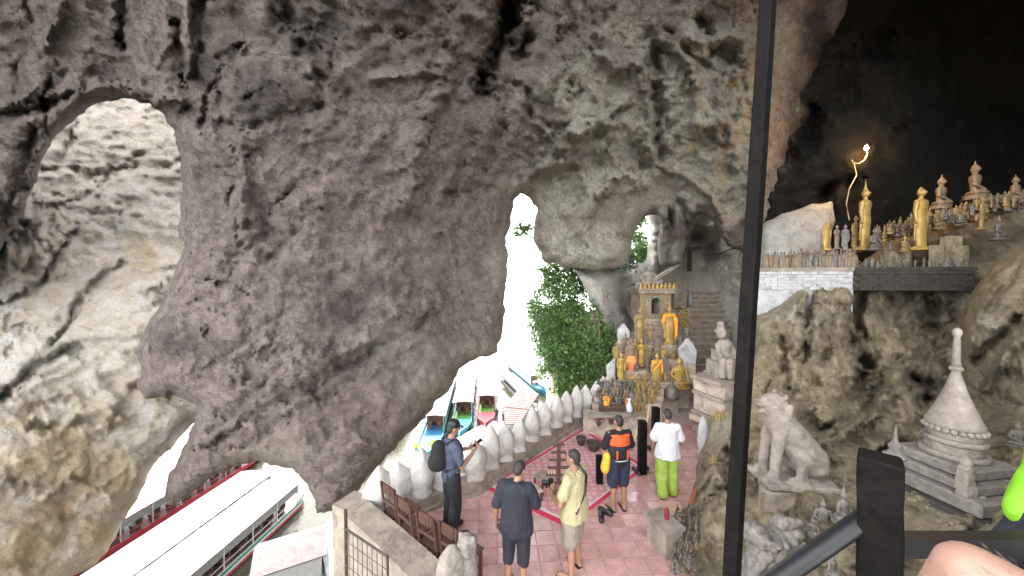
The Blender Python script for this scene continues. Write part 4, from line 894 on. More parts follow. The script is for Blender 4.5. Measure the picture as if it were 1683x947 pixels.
# seated hermit on top of the shrine
m = MB(); m.ell((0, 0, .12), (.34, .2, .12)).cap((-.12, -.05, .14), (-.50, -.12, .10), .11, .06).cap((-.50, -.12, .10), (-.55, -.1, -.12), .06, .04).cap((.12, -.05, .14), (.42, -.15, .10), .11, .07).cap((.42, -.15, .1), (.1, -.25, .05), .07, .05)
m.lathe([(.17, .12), (.14, .3), (.19, .47), (.17, .54), (.06, .6)], n=16, sy=.65).cap((0, 0, .55), (0, 0, .64), .05, .05).ell((0, -.01, .70), (.085, .09, .10)).lathe([(.1, .74), (.06, .80), (.03, .84), (.005, .87)], n=12)
for s in (-1, 1): m.cap((s * .17, 0, .50), (s * .34, -.03, .34), .05, .045).cap((s * .34, -.03, .34), (s * .17, -.1, .17), .045, .035)
link('hermit_statue', remesh(m, .014, 2), 'white_stone', loc=S + Vector((-.08, .25, 2.02)), label='pale seated figure with hands on its knees on top of the shrine', cat='statue')
m = MB().ell((0, 0, .1), (.2, .12, .12)).ell((.12, -.04, .18), (.08, .07, .07)).cap((-.1, -.05, .05), (-.25, -.1, .0), .05, .03).cap((.05, -.08, .05), (.2, -.16, .0), .04, .03)
link('crouching_animal_statue', remesh(m, .014, 2, disp=(.015, .06)), 'grey_stone', loc=S + Vector((.1, -.15, 2.06)), label='small crouching stone animal in front of the pale figure on the shrine', cat='statue')

# ------------------------------------------------------------------ guardian with tall hat on stepped pier
P0 = at(1188, 618, 8.9)
pr = empty('stepped_pier', (P0.x, P0.y, 0), label='brick and plaster pier with stepped mouldings carrying the hatted guardian', cat='pier')
zt = P0.z
for k, (w0, w1, dz0, dz1, mt) in enumerate([(1.30, 1.30, -.10, 0, 'plaster_brown'), (1.02, 1.02, -.42, -.102, 'step_stone'), (1.12, 1.12, -.52, -.422, 'plaster_brown'), (.98, .98, -.95, -.522, 'step_stone'), (1.15, 1.15, -1.05, -.952, 'plaster_brown'), (1.28, 1.28, -1.20, -1.052, 'step_stone'), (1.05, 1.05, -2.3, -1.202, 'plaster_brown')]):
    o = MB().box((.05 * k * 0, 0, zt + (dz0 + dz1) / 2), (w0, .9, dz1 - dz0)).build('moulding', mt, pr); o.rotation_euler = (0, 0, .35)
    bv = o.modifiers.new('b', 'BEVEL'); bv.width = .015; bv.segments = 2
u = 8.9 / F
def lp(px, py, y=0.0, o0=(1188, 618), u=u): return ((px - o0[0]) * u, y, (o0[1] - py) * u)
m = MB().box(lp(1188, 606), (.62, .5, .42)).box(lp(1194, 592, .12), (.5, .35, .5))
m.cap(lp(1186, 590, -.1), lp(1174, 588, -.34), .12, .09).cap(lp(1174, 588, -.34), lp(1173, 612, -.36), .09, .08).cap(lp(1196, 590, -.1), lp(1184, 590, -.38), .12, .09).cap(lp(1184, 590, -.38), lp(1184, 613, -.38), .09, .07)
m.lathe([(.17, .45), (.15, .65), (.2, .82), (.15, .92), (.07, .96)], c=(lp(1190, 0)[0], 0, 0), n=16, sy=.7)
m.cap(lp(1186, 560), lp(1184, 554), .06, .06).ell(lp(1183, 549, -.03), (.12, .12, .13)).lathe([(.15, 1.13), (.14, 1.18), (.09, 1.24), (.075, 1.34), (.09, 1.40), (.02, 1.42)], c=(lp(1183, 0)[0], 0, 0), n=14)
m.cap(lp(1178, 566), lp(1176, 580, -.12), .055, .05).cap(lp(1176, 580, -.12), lp(1182, 588, -.25), .05, .04).cap(lp(1200, 566), lp(1206, 582, -.08), .055, .05).cap(lp(1206, 582, -.08), lp(1192, 588, -.28), .05, .04)
link('hatted_guardian_statue', remesh(m, .016, 2, disp=(.012, .08)), 'white_stone', loc=P0, label='weathered white seated guardian with tall pointed hat on the stepped pier', cat='statue')
# merlon fins along the ramp left of the pier
for k, (px, py, d) in enumerate([(1158, 640, 9.3), (1166, 668, 8.8), (1156, 730, 8.0)]):
    o = link('ramp_fin', mer[k], 'lime_blue', loc=at(px, py + 22, d), label=['whitewashed fin', 'second whitewashed fin', 'lowest whitewashed fin'][k] + ' of the ramp left of the stepped pier', cat='fin', group='whitewashed fins beside the pier'); o.scale = (.28, .7, 1.1); o.rotation_euler = (0, .1, 1.2)

# ------------------------------------------------------------------ lion
u = 5.3 / F
L0 = (1292, 782); LD = 5.3
def q(px, py, y=0.0): return ((px - L0[0]) * u, y, (L0[1] - py) * u)
m = MB()
m.cap(q(1322, 752), q(1278, 690), .27, .21, 16, 5).cap(q(1285, 700), q(1268, 668), .21, .15, 16).ell(q(1272, 662), (.17, .16, .16))
m.cap(q(1268, 658), q(1250, 663), .12, .075, 12).ell(q(1243, 658), (.035, .055, .035)).cap(q(1264, 674), q(1250, 677), .06, .04)
for s in (-1, 1):
    m.cap(q(1276, 700, s * .12), q(1268, 735, s * .13), .11, .075).cap(q(1268, 735, s * .13), q(1265, 772, s * .14), .072, .065).cap(q(1266, 775, s * .14), q(1256, 778, s * .14), .065, .055)
    m.cap(q(1322, 752, s * .17), q(1302, 738, s * .22), .17, .10).cap(q(1302, 740, s * .22), q(1300, 770, s * .2), .085, .06).cap(q(1305, 776, s * .2), q(1286, 778, s * .2), .06, .05)
    m.ell(q(1280, 648, s * .13), (.035, .025, .05)).ell(q(1257, 653, s * .08), (.025, .025, .02))
    for k in range(4): m.ell(q(1286 - k * 1.5, 662 + k * 6, s * (.155 + .012 * k)), (.045, .022, .04))
m.cap(q(1340, 765, .05), q(1352, 745, .05), .04, .03).box(q(1300, 786), (1.0, .62, .09))
o = link('stone_lion', remesh(m, .017, 3, .5, disp=(.016, .12)), 'white_stone', loc=at(L0[0], L0[1], LD), rz=-.1, label='pale stone lion sitting upright and facing left on a rock pedestal', cat='statue')
tier(1256, 1352, 4.95, 5.75, at(1300, 792, 5.3).z, z0=-.5, mat='plaster_brown', name='lion_pedestal', n=8, jag=.05)
tag(bpy.data.objects['lion_pedestal'], 'crumbling plastered pedestal beneath the sitting stone lion', 'pedestal')
# ruined beast head lower down
u = 4.3 / F; L0 = (1262, 930)
m = MB(); m.ell(q(1268, 905), (.26, .24, .26)).ell(q(1240, 875), (.16, .17, .12)).ell(q(1292, 868), (.15, .2, .13)).cap(q(1235, 870), q(1218, 858), .09, .06).cap(q(1240, 900, -.15), q(1225, 915, -.2), .07, .05).cap(q(1275, 850, -.1), q(1300, 848, -.1), .07, .05).ell(q(1300, 900, -.1), (.14, .14, .18)).lathe([(.34, -.35), (.30, -.1), (.22, .1)], n=14)
for k in range(26):
    t = random.uniform(0, 6.28); m.ell((math.cos(t) * .22 + .02, -abs(math.sin(t)) * .2 - .04, random.uniform(.1, .55)), (.05, .05, .04), n=8, k=6)
link('ruined_beast_statue', remesh(m, .015, 2, .5, disp=(.03, .09)), 'grey_stone', loc=at(L0[0], L0[1], 4.3), label='eroded stone beast head with open jaws between the leaning post and the handrail', cat='statue')

# ------------------------------------------------------------------ stupa on the right
u = 4.9 / F; SP = at(1565, 792, 4.9)
sr = empty('stupa', SP, R(8), label='weathered white bell shaped stupa with slender spire on stepped plinth', cat='stupa')
def zz(py): return (792 - py) * u
prof = [(a_ * (1 if a_ < .06 else .74), b_) for a_, b_ in [(.045, zz(600)), (.06, zz(603)), (.065, zz(612)), (.08, zz(618)), (.13, zz(635)), (.20, zz(655)), (.30, zz(678)), (.375, zz(692)), (.37, zz(697)), (.34, zz(700))]]
MB().lathe([(a_, b_) for a_, b_ in prof[::-1]], n=40).build('bell', 'white_stone', sr, True)
MB().lathe([(.052, zz(600)), (.04, zz(590)), (.036, zz(560)), (.03, zz(553)), (.05, zz(547)), (.04, zz(541)), (.004, zz(538))], n=20).build('spire', 'white_stone', sr, True)
MB().lathe([(.07, zz(607)), (.072, zz(604)), (.05, zz(600))], n=20).build('collar', 'white_stone', sr, True)
m = MB()
for (r0, r1, y0, y1) in [(.345, .36, 716, 700), (.38, .40, 724, 716), (.36, .36, 738, 724), (.42, .44, 746, 738)]: m.lathe([(r0 * .76, zz(y0)), (r1 * .76, zz(y0) + .02), (r1 * .76, zz(y1) - .015), (r0 * .76, zz(y1))], n=36)
m.build('drum', 'white_stone', sr, True)
m = MB()
for k in range(24):
    t = 2 * math.pi * k / 24; m.ell((math.cos(t) * .275, math.sin(t) * .275, zz(702)), (.037, .037, .04), n=8, k=6)
m.build('lotus_petals', 'white_stone', sr, True, kind='stuff')
for (wd_, y0, y1, mt) in [(.82, 762, 746, 'grey_stone'), (1.0, 778, 763, 'grey_stone'), (1.22, 800, 779, 'grey_stone'), (1.4, 830, 801, 'brick_dark')]:
    o = MB().box((0, 0, (zz(y0) + zz(y1)) / 2), (wd_, wd_, zz(y1) - zz(y0) - .002)).build('plinth', mt, sr); bv = o.modifiers.new('b', 'BEVEL'); bv.width = .02
m = MB().box((-.50, -.40, .26), (.14, .12, .42)).ell((-.50, -.40, .52), (.06, .06, .08)).cap((-.5, -.4, .2), (-.36, -.48, .1), .07, .05)
link('corner_guardian', remesh(m, .014, 2, disp=(.02, .07)), 'white_stone', loc=SP, rz=R(8), label='broken white corner figure on the left of the stupa plinth', cat='statue')
u_ = 4.4 / F
link('small_finial', MB().lathe([(.11, 0), (.12, .03), (.07, .07), (.05, .11), (.075, .15), (.04, .2), (.018, .25), (.012, .42), (.003, .44)], n=14).mesh('f', True), 'grey_stone', loc=at(1471, 752, 4.5), label='small grey spired finial just behind the dark handrail post', cat='finial')
for i, (px, y1, y0, d, k, lab) in enumerate([(1385, 858, 798, 4.5, 'seat_crown', 'grey stone buddha with pointed crown beside the handrail post'), (1352, 868, 815, 4.6, 'seat', 'crumbling seated figure left of the pointed crown buddha'), (1398, 880, 838, 4.2, 'seat', 'small dusty seated figure half hidden by the handrail'), (1335, 880, 848, 4.3, 'seat_crown', 'smallest grey figure above the handrail'), (1368, 947, 905, 3.6, 'seat', 'pale stone figure seen below the handrail'), (1672, 735, 690, 5.2, 'seat', 'worn grey figure at the right edge beside the stupa')]):
    budpx(k, px, y1, y0, d, 'grey_stone', .3 * (-1) ** i, lab, group='loose stone figures among the lower rocks', name='stone_figure')

# pile of tiny dark figures on the rock beside the terrace
rnd = random.Random(5)
for i in range(92):
    s_, t_ = rnd.random(), rnd.random(); px = 1108 + 40 * s_ + 6 * t_ - 10 * t_; py = 835 + 100 * t_ + 8 * (1 - s_); d = 5.9 - 1.25 * t_ - .1 * s_
    bud(rnd.choice(['stand_down_lo', 'seat_lo', 'seat_crown_lo']), at(px, py, d - .12), rnd.uniform(.11, .16), rnd.choice(['bronze', 'bronze', 'wood_tan']), rnd.uniform(-.6, .6), 'tiny dark buddha figure in the dense heap on the rock at the terrace edge', 'heap of tiny dark figures', 'figurine', 'buddha_figurine')
for k, (px, py) in enumerate([(1178, 690), (1183, 694), (1188, 690), (1236, 716), (1240, 700), (1244, 722), (1249, 712), (1252, 726), (1172, 762), (1176, 768), (1170, 790), (1178, 800), (1183, 780), (1188, 812), (1193, 830)]):
    bud('stand_down_lo', at(px, py, 7.0 if px > 1200 else 6.4), .22, 'gold' if px > 1200 else 'dull_gold', 0, 'little gilded buddha standing in the rock crevice behind the leaning post' if px > 1200 else 'little brown gold buddha set in the rock left of the leaning post', 'gilded figures in the crevice' if px > 1200 else 'figures in the rock by the post', 'figurine', 'buddha_figurine')
bench = empty('stone_block_bench', at(1098, 905, 5.15), .3, label='pale stone block with a red candle at the right edge of the tiles', cat='block')
bench.location.z = 0
MB().box((.02, .1, .2), (.30, .42, .40)).build('block', 'plaster_brown', bench); MB().box((0, .1, .42), (.36, .5, .05)).build('slab', 'white_stone', bench)
link('red_candle', MB().lathe([(.035, 0), (.035, .15), (.03, .16)], n=14).mesh('c'), 'hull_red', loc=bench.location + Vector((.02, .1, .446)), label='thick dark red candle standing on the pale stone block', cat='candle')
link('leaning_plank', MB().tube([at(1125, 862, 5.6), at(1142, 806, 6.2)], .035, 5).mesh('p'), 'life_orange', label='reddish plank leaning against the rock at the terrace edge', cat='plank')
bpy.data.objects['leaning_plank'].material_slots[0].material = plain('red_wood', (.28, .09, .05), .7)

# ------------------------------------------------------------------ upper ledge: brick wall and statues
lw = empty('ledge_wall', (0, 0, 0), label='old brick ledge wall, whitewashed on its left half and sooty on the right', cat='wall')
zT = at(1300, 440, 8.6).z
PL, PM, PR = (X(1238, 9.1), 9.1), (X(1404, 8.3), 8.3), (X(1606, 7.9), 7.9)
def seg_wall(p, q_, z0, z1, th, name, mat, off=0):
    dx, dy = q_[0] - p[0], q_[1] - p[1]; L = math.hypot(dx, dy); nx_, ny_ = -dy / L, dx / L
    if ny_ < 0: nx_, ny_ = -nx_, -ny_
    A_ = (p[0] + nx_ * off, p[1] + ny_ * off); B_ = (q_[0] + nx_ * off, q_[1] + ny_ * off)
    return MB().prism([A_, B_, (B_[0] + nx_ * th, B_[1] + ny_ * th), (A_[0] + nx_ * th, A_[1] + ny_ * th)], z0, z1).build(name, mat, lw)
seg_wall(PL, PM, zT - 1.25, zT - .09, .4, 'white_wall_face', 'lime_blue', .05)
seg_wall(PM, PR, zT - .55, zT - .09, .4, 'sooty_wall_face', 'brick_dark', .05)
seg_wall(PL, PM, zT - .088, zT, 2.6, 'shelf', 'plaster_brown', .0); seg_wall(PM, PR, zT - .088, zT, 2.8, 'shelf', 'brick_dark', .0)
lb = MB().box((0, 0, 0), (.262, .06, .073)).mesh('brick')
for (p, q_, mt, n_rows) in ((PL, PM, 'lime_blue', 6), (PM, PR, 'brick_dark', 6)):
    L = math.hypot(q_[0] - p[0], q_[1] - p[1]); ang = math.atan2(q_[1] - p[1], q_[0] - p[0])
    for r_ in range(n_rows):
        s_ = .14 + (.13 if r_ % 2 else 0)
        while s_ < L - .1:
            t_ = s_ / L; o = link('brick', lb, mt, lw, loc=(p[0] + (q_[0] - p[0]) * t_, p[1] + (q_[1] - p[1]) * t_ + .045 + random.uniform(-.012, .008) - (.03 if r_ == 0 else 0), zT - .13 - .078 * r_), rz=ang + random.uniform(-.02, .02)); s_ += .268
def ledge(px, back, z=0.0):
    """point on the ledge shelf"""
    t_ = (px - 1238) / (1404 - 1238)
    d = 9.1 + (8.3 - 9.1) * t_ if px < 1404 else 8.3 - .4 * (px - 1404) / 202
    d += back; return Vector((X(px, d), d, zT + z))
rnd = random.Random(9)
k = 0
for row, back in enumerate((.08, .22, .38)):
    px = 1256
    while px < 1402:
        kk_ = round((px - 1256) / 5.4) + 1; kd = rnd.choice(['stand_down_lo', 'stand_raise_lo', 'stand_crown_lo'])
        bud(kd, ledge(px + rnd.uniform(-1, 1), back), rnd.uniform(.30, .46) + .05 * row, rnd.choice(['wood_tan', 'wood_tan', 'grey_stone', 'bronze']), rnd.uniform(-.4, .4), '%s wooden figure, number %d from the left, %s row on the whitewashed ledge' % ({'stand_down_lo': 'plain', 'stand_raise_lo': 'hands raised', 'stand_crown_lo': 'crowned'}[kd], kk_, ('front', 'middle', 'back')[row]), 'little wooden buddhas in rows on the ledge', 'figurine', 'buddha_figurine'); px += 5.4
# stepped masonry behind and to the right on the ledge
bl = empty('upper_masonry', (0, 0, 0), label='broken stepped masonry blocks behind and beside the large gilded buddha', cat='masonry')
for (p0, p1, b0, b1, z1) in [(1446, 1500, .45, 1.2, .42), (1522, 1592, .45, 1.3, .55), (1540, 1575, .8, 1.5, .82)]:
    d0 = ledge(p0, b0).y; tier(p0, p1, d0, d0 + (b1 - b0), zT + z1, z0=zT + .001, mat='rock_tan', name='stone_course', par=bl, jag=.06)
def lpx(px, y1, y0, d, k_, mt, rz, lab, **kw): return budpx(k_, px, y1, y0, d, mt, rz, lab, group='large statues on the upper ledge', **kw)
lpx(1358, 412, 357, 8.9, 'stand_down', 'gold', .3, 'slim gilded buddha standing behind the small rows left of the group')
lpx(1375, 410, 368, 8.95, 'stand_raise', 'wood_tan', .2, 'pale wooden buddha raising its hands, right of the slim gilded one')
lpx(1389, 412, 367, 9.0, 'stand_down', 'grey_stone', .1, 'pale grey standing buddha left of the crowned one')
lpx(1405, 415, 352, 9.1, 'stand_down', 'dull_gold', .4, 'dull gold buddha half hidden behind the crowned one')
lpx(1421, 412, 305, 8.9, 'stand_crown', 'gold', .5, 'tall gilded buddha with sharp conical crown')
lpx(1437, 412, 370, 8.5, 'seat', 'bronze', .2, 'dark seated buddha at the feet of the crowned one')
lpx(1513, 412, 303, 8.7, 'stand_down', 'gold', .35, 'large gilded buddha with round head on the right of the ledge')
lpx(1486, 414, 385, 8.5, 'seat', 'dull_gold', .2, 'small gold topped seated figure left of the large gilded buddha')
lpx(1464, 412, 395, 8.4, 'seat', 'bronze', .2, 'low dark figure between the dark seated buddha and the gold topped one')
lpx(1545, 345, 285, 10.2, 'seat', 'wood_tan', .5, 'brown seated statue on the masonry behind the large gilded buddha')
lpx(1602, 330, 262, 10.0, 'seat', 'wood_tan', .6, 'biggest seated brown buddha at the top right with bowed shoulders')
lpx(1640, 395, 352, 8.6, 'seat', 'bronze', .4, 'dark seated figure right of the masonry steps')
lpx(1612, 378, 322, 9.2, 'stand_down', 'dull_gold', .5, 'thin gold figure on the masonry right of the large gilded buddha')
lpx(1668, 335, 285, 9.4, 'seat', 'wood_tan', .4, 'tan seated figure at the right edge of the photo')
ITEMS = []
for i in range(170):
    px = rnd.uniform(1440, 1682); d = rnd.uniform(9.1, 9.6); yb = 388 - (px - 1440) * .24 + rnd.uniform(-4, 16)
    hh = rnd.uniform(13, 24) / F * d; ITEMS.append((PH[rnd.choice(['stand_down_lo', 'seat_lo', 'seat_crown_lo'])], Matrix.Translation(at(px, yb, d)) @ Matrix.Rotation(rnd.uniform(-.4, .8), 4, 'Z') @ Matrix.Scale(hh, 4), rnd.randrange(3)))
join_copies('far_ledge_figures', ITEMS, ['wood_tan', 'bronze', 'dull_gold'], label='mass of dim little statues crowding the rock at the back of the upper ledge', cat='figurines')
for i in range(16):
    px = 1408 + i * 12 + rnd.uniform(-3, 3); bud(rnd.choice(['seat_lo', 'stand_down_lo']), ledge(px, rnd.uniform(.08, .3)), rnd.uniform(.15, .3), rnd.choice(['bronze', 'grey_stone']), rnd.uniform(-.4, .4), 'small dark figure on the front edge of the sooty part of the ledge', 'small dark figures on the sooty ledge', 'figurine', 'buddha_figurine')
# lamp
lm = empty('cave_lamp', at(1424, 243, 10.3), label='bare glowing bulb hanging on a coiled wire in the dark cave', cat='lamp')
MB().lathe([(.005, -.07), (.04, -.05), (.05, -.01), (.035, .03), (.02, .06), (.005, .062)], n=14).build('bulb', 'bulb', lm, True)
MB().lathe([(.022, .061), (.026, .1), (.01, .12)], n=10).build('socket', 'black', lm)
def rel(px, py, d): return at(px, py, d) - Vector(lm.location)
MB().tube([rel(1424, 238, 10.3), rel(1425, 254, 10.3), rel(1421, 263, 10.3), rel(1412, 269, 10.3), rel(1402, 268, 10.3), rel(1400, 263, 10.3), rel(1404, 271, 10.35), rel(1408, 288, 10.2), rel(1396, 310, 9.8), rel(1391, 335, 9.8), rel(1394, 352, 9.8), rel(1396, 362, 9.8)], .012, 6).build('wire', 'bamboo', lm)
ld = bpy.data.lights.new('lamp_glow', 'POINT'); lo = bpy.data.objects.new('lamp_glow', ld); COL.objects.link(lo); lo.parent = lm; lo.location = (0, -.12, 0); ld.energy = 28; ld.color = (1, .62, .28); ld.shadow_soft_size = .05

# ------------------------------------------------------------------ posts
def timber(name, p, q_, wx, wy, mat, lab, cat, parent=None, roll=0):
    d = (q_ - p); L = d.length; o = MB()
    n = 14; V = []
    for i in range(n + 1):
        for sx_, sy_ in ((-1, -1), (1, -1), (1, 1), (-1, 1)): V.append((sx_ * wx / 2 * (1 + random.uniform(-.05, .05)), sy_ * wy / 2 * (1 + random.uniform(-.05, .05)), L * i / n))
    Fc = [(3, 2, 1, 0), tuple(4 * n + k for k in range(4))] + [(4 * i + k, 4 * i + (k + 1) % 4, 4 * i + 4 + (k + 1) % 4, 4 * i + 4 + k) for i in range(n) for k in range(4)]
    o.add(V, Fc); ob = o.build(name, mat, parent, label=lab, cat=cat) if lab else o.build(name, mat, parent)
    ob.matrix_local = Matrix.Translation(p) @ d.to_track_quat('Z', 'Y').to_matrix().to_4x4() @ Matrix.Rotation(roll, 4, 'Z')
    bv = ob.modifiers.new('b', 'BEVEL'); bv.width = min(wx, wy) * .08; bv.segments = 2
    return ob
timber('leaning_timber_post', at(1196, 1040, 3.0), at(1273, -170, 3.15), .108, .11, 'dark_wood', 'tall dark timber post leaning from floor to cave roof', 'post')
hr = empty('handrail', at(1443, 947, 1.22), label='dark handrail with thick square newel post in the near right corner', cat='handrail')
hp = Vector(hr.location)
timber('newel_post', at(1443, 1300, 1.22) - hp, at(1446, 750, 1.22) - hp, .112, .112, 'dark_wood', None, None, hr, R(-35))
MB().cap(at(1430, 846, 1.25) - hp, at(1230, 985, 1.22) - hp, .034, .034, 14, sx=.8).build('rail', 'black', hr, True)
MB().box(Vector((0, 0, 0)), (1.2, .05, .07)).build('rail', 'black', hr).location = at(1700, 895, 1.3) - hp
# rope barrier posts before the altar
bp = empty('altar_barrier', fl(1055, 782), label='dark square posts and bamboo poles fencing the altar from the walkway', cat='barrier')
b0 = Vector(bp.location)
for (px, yb, yt, wd_) in [(1055, 778, 690, .15), (1077, 742, 668, .15), (985, 795, 748, .12)]:
    p = fl(px, yb); h = (yb - yt) / F * p.y; MB().box((p.x - b0.x, p.y - b0.y, h / 2), (wd_, wd_, h)).build('post', 'dark_wood', bp)
for (x0, y0, d0, x1, y1, d1) in [(1043, 726, 8.1, 1050, 692, 8.3), (1059, 728, 8.3, 1068, 664, 8.9)]:
    MB().tube([at(x0, y0, d0) - b0, at(x1, y1, d1) - b0], .025, 8).build('bamboo_pole', 'bamboo', bp, True)
for k, (px, py) in enumerate([(1046, 778), (1061, 776), (1070, 742), (1083, 744), (995, 845), (988, 855), (934, 872)]):
    m = MB().cap((0, -.1, .04), (0, .1, .035), .045, .05, 12, sx=.9).cap((0, -.1, .05), (0, -.04, .07), .04, .04)
    link('black_shoe', remesh(m, .012, 2), 'black', loc=fl(px, py) + Vector((0, 0, .01 if k < 5 else .02)), rz=random.uniform(-.8, .8), label=['black shoe left of the nearer barrier post', 'black shoe right of the nearer barrier post', 'black shoe left of the farther barrier post', 'black shoe right of the farther barrier post', 'black shoe behind the man with the camera', 'black shoe at the rug edge behind the man with the camera', 'black shoe at the near corner of the rug'][k], cat='shoe', group='shoes left at the rug')
# carved wooden candle stand on the rug
cs = empty('carved_offering_stand', fl(918, 806), label='dark carved wooden offering stand on the rug behind the man with the camera', cat='stand')
MB().box((0, 0, .03), (.34, .34, .06)).build('base', 'chair_wood', cs); MB().box((0, 0, .50), (.07, .07, .88)).build('upright', 'chair_wood', cs)
for k in range(5): MB().box((0, 0, .30 + .15 * k), (.50 - .07 * k, .05, .035)).build('crossbar', 'chair_wood', cs)
for k in range(8): MB().cap((-.19 + .055 * k, 0, .325), (-.19 + .055 * k, 0, .40), .010, .009, 8).build('candle', 'bamboo', cs)
for k, (px, py, sz, mt, lab) in enumerate([(893, 806, (.3, .3, .28), 'plaster_brown', 'low pale wooden stool on the rug left of the carved stand'), (876, 822, (.26, .3, .2), 'step_stone', 'smaller stool at the near left side of the rug')]):
    s_ = empty('low_stool', fl(px, py), .6, label=lab, cat='stool'); MB().box((0, 0, sz[2]), (sz[0], sz[1], .03)).build('seat', mt, s_)
    for sx in (-1, 1):
        for sy in (-1, 1): MB().box((sx * sz[0] * .4, sy * sz[1] * .4, sz[2] / 2), (.03, .03, sz[2] - .03)).build('leg', 'chair_wood', s_)

# ================================================================== VEGETATION
def leaves(mb, pts, size, rnd, droop=.3):
    """folded five-sided leaves scattered on points"""
    for p in pts:
        s = size * rnd.choice((.5, .8, 1, 1.2, 1.6)) * rnd.uniform(.8, 1.2); qn = Quaternion((rnd.gauss(0, 1), rnd.gauss(0, 1), rnd.gauss(0, 1), rnd.gauss(0, 1))); qn.normalize()
        V = [(0, 0, 0), (s * .35, s * .4, s * .08), (0, s, -s * .15), (-s * .35, s * .4, s * .08)]
        b = len(mb.V); p = Vector(p)
        for v in V: mb.V.append(p + qn @ Vector(v))
        mb.F += [(b, b + 1, b + 2), (b, b + 2, b + 3)]
def bush(name, blobs, n, size, mat, lab, cat, trunk_pts, seed=1, gap=.42):
    rnd = random.Random(seed); e = empty(name, blobs[0][0], label=lab, cat=cat); base = Vector(blobs[0][0])
    wsum = sum(r[0] * r[1] for _, r in blobs); mb = MB(); P = []
    for c, r in blobs:
        k = int(n * r[0] * r[1] / wsum)
        for _ in range(int(k * 1.9)):
            v = Vector((rnd.gauss(0, 1), rnd.gauss(0, 1), rnd.gauss(0, 1))).normalized() * (rnd.random() ** .25)
            P.append((c[0] + v.x * r[0], c[1] + v.y * r[0] * .7, c[2] + v.z * r[1]))
    A = np.array(P); nn = fbm(A * 1.9, 3, seed); A = A[nn > np.quantile(nn, gap)]; A = A + .12 * np.random.RandomState(seed).normal(size=A.shape)
    leaves(mb, [Vector(a_) - base for a_ in A], size, rnd); mb.build('foliage', mat, e)
    br = MB()
    for tp in trunk_pts:
        pts = [Vector(t) - base for t in tp]; rr = [.05 * (1 - .8 * i / max(1, len(pts) - 1)) + .008 for i in range(len(pts))]; br.tube(pts, rr, 6)
    tips = A[::max(1, len(A) // 70)]
    root = Vector(trunk_pts[0][0]) - base
    for t in tips:
        t = Vector(t) - base; anchor = min((Vector(p_) - base for tp in trunk_pts for p_ in tp), key=lambda p_: (p_ - t).length); mid = anchor.lerp(t, .5) + Vector((rnd.gauss(0, .06), rnd.gauss(0, .06), rnd.gauss(0, .06))); br.tube([anchor, mid, t], [.014, .01, .004], 4)
    br.build('branches', 'bark', e); return e
def B(px, py, d, rw, rh): return (at(px, py, d), (rw / F * d, rh / F * d))
bush('cliff_tree', [B(925, 470, 15.5, 45, 45), B(900, 520, 15.2, 32, 60), B(950, 540, 15, 40, 50), B(925, 590, 14.6, 48, 40), B(975, 600, 14.2, 36, 50), B(950, 635, 13.8, 40, 25), B(985, 560, 14.4, 24, 40)], 30000, .115, 'leaf', 'dense green leafy tree clinging to the cliff behind the merlon row', 'tree',
     [[at(990, 640, 15), at(950, 600, 15), at(925, 540, 15.2), at(915, 480, 15.4), at(935, 450, 15.4)], [at(990, 660, 14), at(960, 640, 13.9), at(935, 600, 14.3)], [at(990, 620, 14.8), at(980, 580, 14.4), at(975, 540, 14.5)]], 3, .52)
bush('hanging_creeper', [B(975, 520, 13.9, 22, 40), B(990, 600, 13.5, 16, 30)], 1200, .08, 'leaf', 'thin creeper trailing down the rock edge right of the leafy tree', 'creeper', [[at(1000, 480, 13.9), at(985, 520, 13.9), at(985, 600, 13.6)]], 8, .5)
bush('overhanging_branch', [B(860, 372, 16, 13, 14), B(848, 388, 16, 8, 7)], 240, .13, 'leaf', 'sprig of pale green leaves seen against the white sky in the cleft', 'branch', [[at(885, 372, 16), at(865, 378, 16), at(850, 388, 16)]], 5, .45)
bush('bare_branch', [B(850, 428, 16, 8, 4)], 10, .10, 'leaf', 'nearly bare branch curving across the bright cleft above the tree', 'branch', [[at(925, 465, 15.4), at(895, 447, 15.8), at(865, 435, 16), at(838, 425, 16)]], 6, .2)
bush('rock_fern', [B(1052, 385, 19, 14, 30), B(1045, 425, 18, 12, 18), B(1062, 415, 18, 10, 20)], 1500, .16, 'leaf', 'bright green shrub filling the small rock window above the shrine', 'shrub', [[at(1060, 450, 19), at(1050, 410, 19), at(1052, 370, 19)]], 9, .45)
bush('rock_ferns_left', [B(1030, 430, 14.5, 18, 8), B(1020, 440, 13.6, 14, 6)], 500, .10, 'leaf_cool', 'small dusty ferns on the rock lip left of the shrine', 'fern', [[at(1045, 440, 14.6), at(1030, 435, 14.5)]], 10, .45).name = 'rock_fern_tuft'
# cliff below the tree and under the terrace
rock('cliff_below_tree', [(900, 560), (935, 520), (985, 505), (1010, 560), (1100, 700), (1000, 800), (900, 700), (905, 650)], [(900, 600, 16.5), (1000, 550, 15.5), (1000, 700, 13.5), (920, 660, 15.5)], 2, 'rock_tan', step=8, rim=20, rimd=.5, seed=71, amps=(.3, .2, .1, .05))
shell('terrace_underside_rock', [(-2.6, 5.6, -.37), (6, 13.6, -.37), (5.6, 14.2, -14.8), (-4.5, 7.0, -14.8)], 40, 40, .8, 'rock_tan', .35, 25, (.7, -.7, 0))

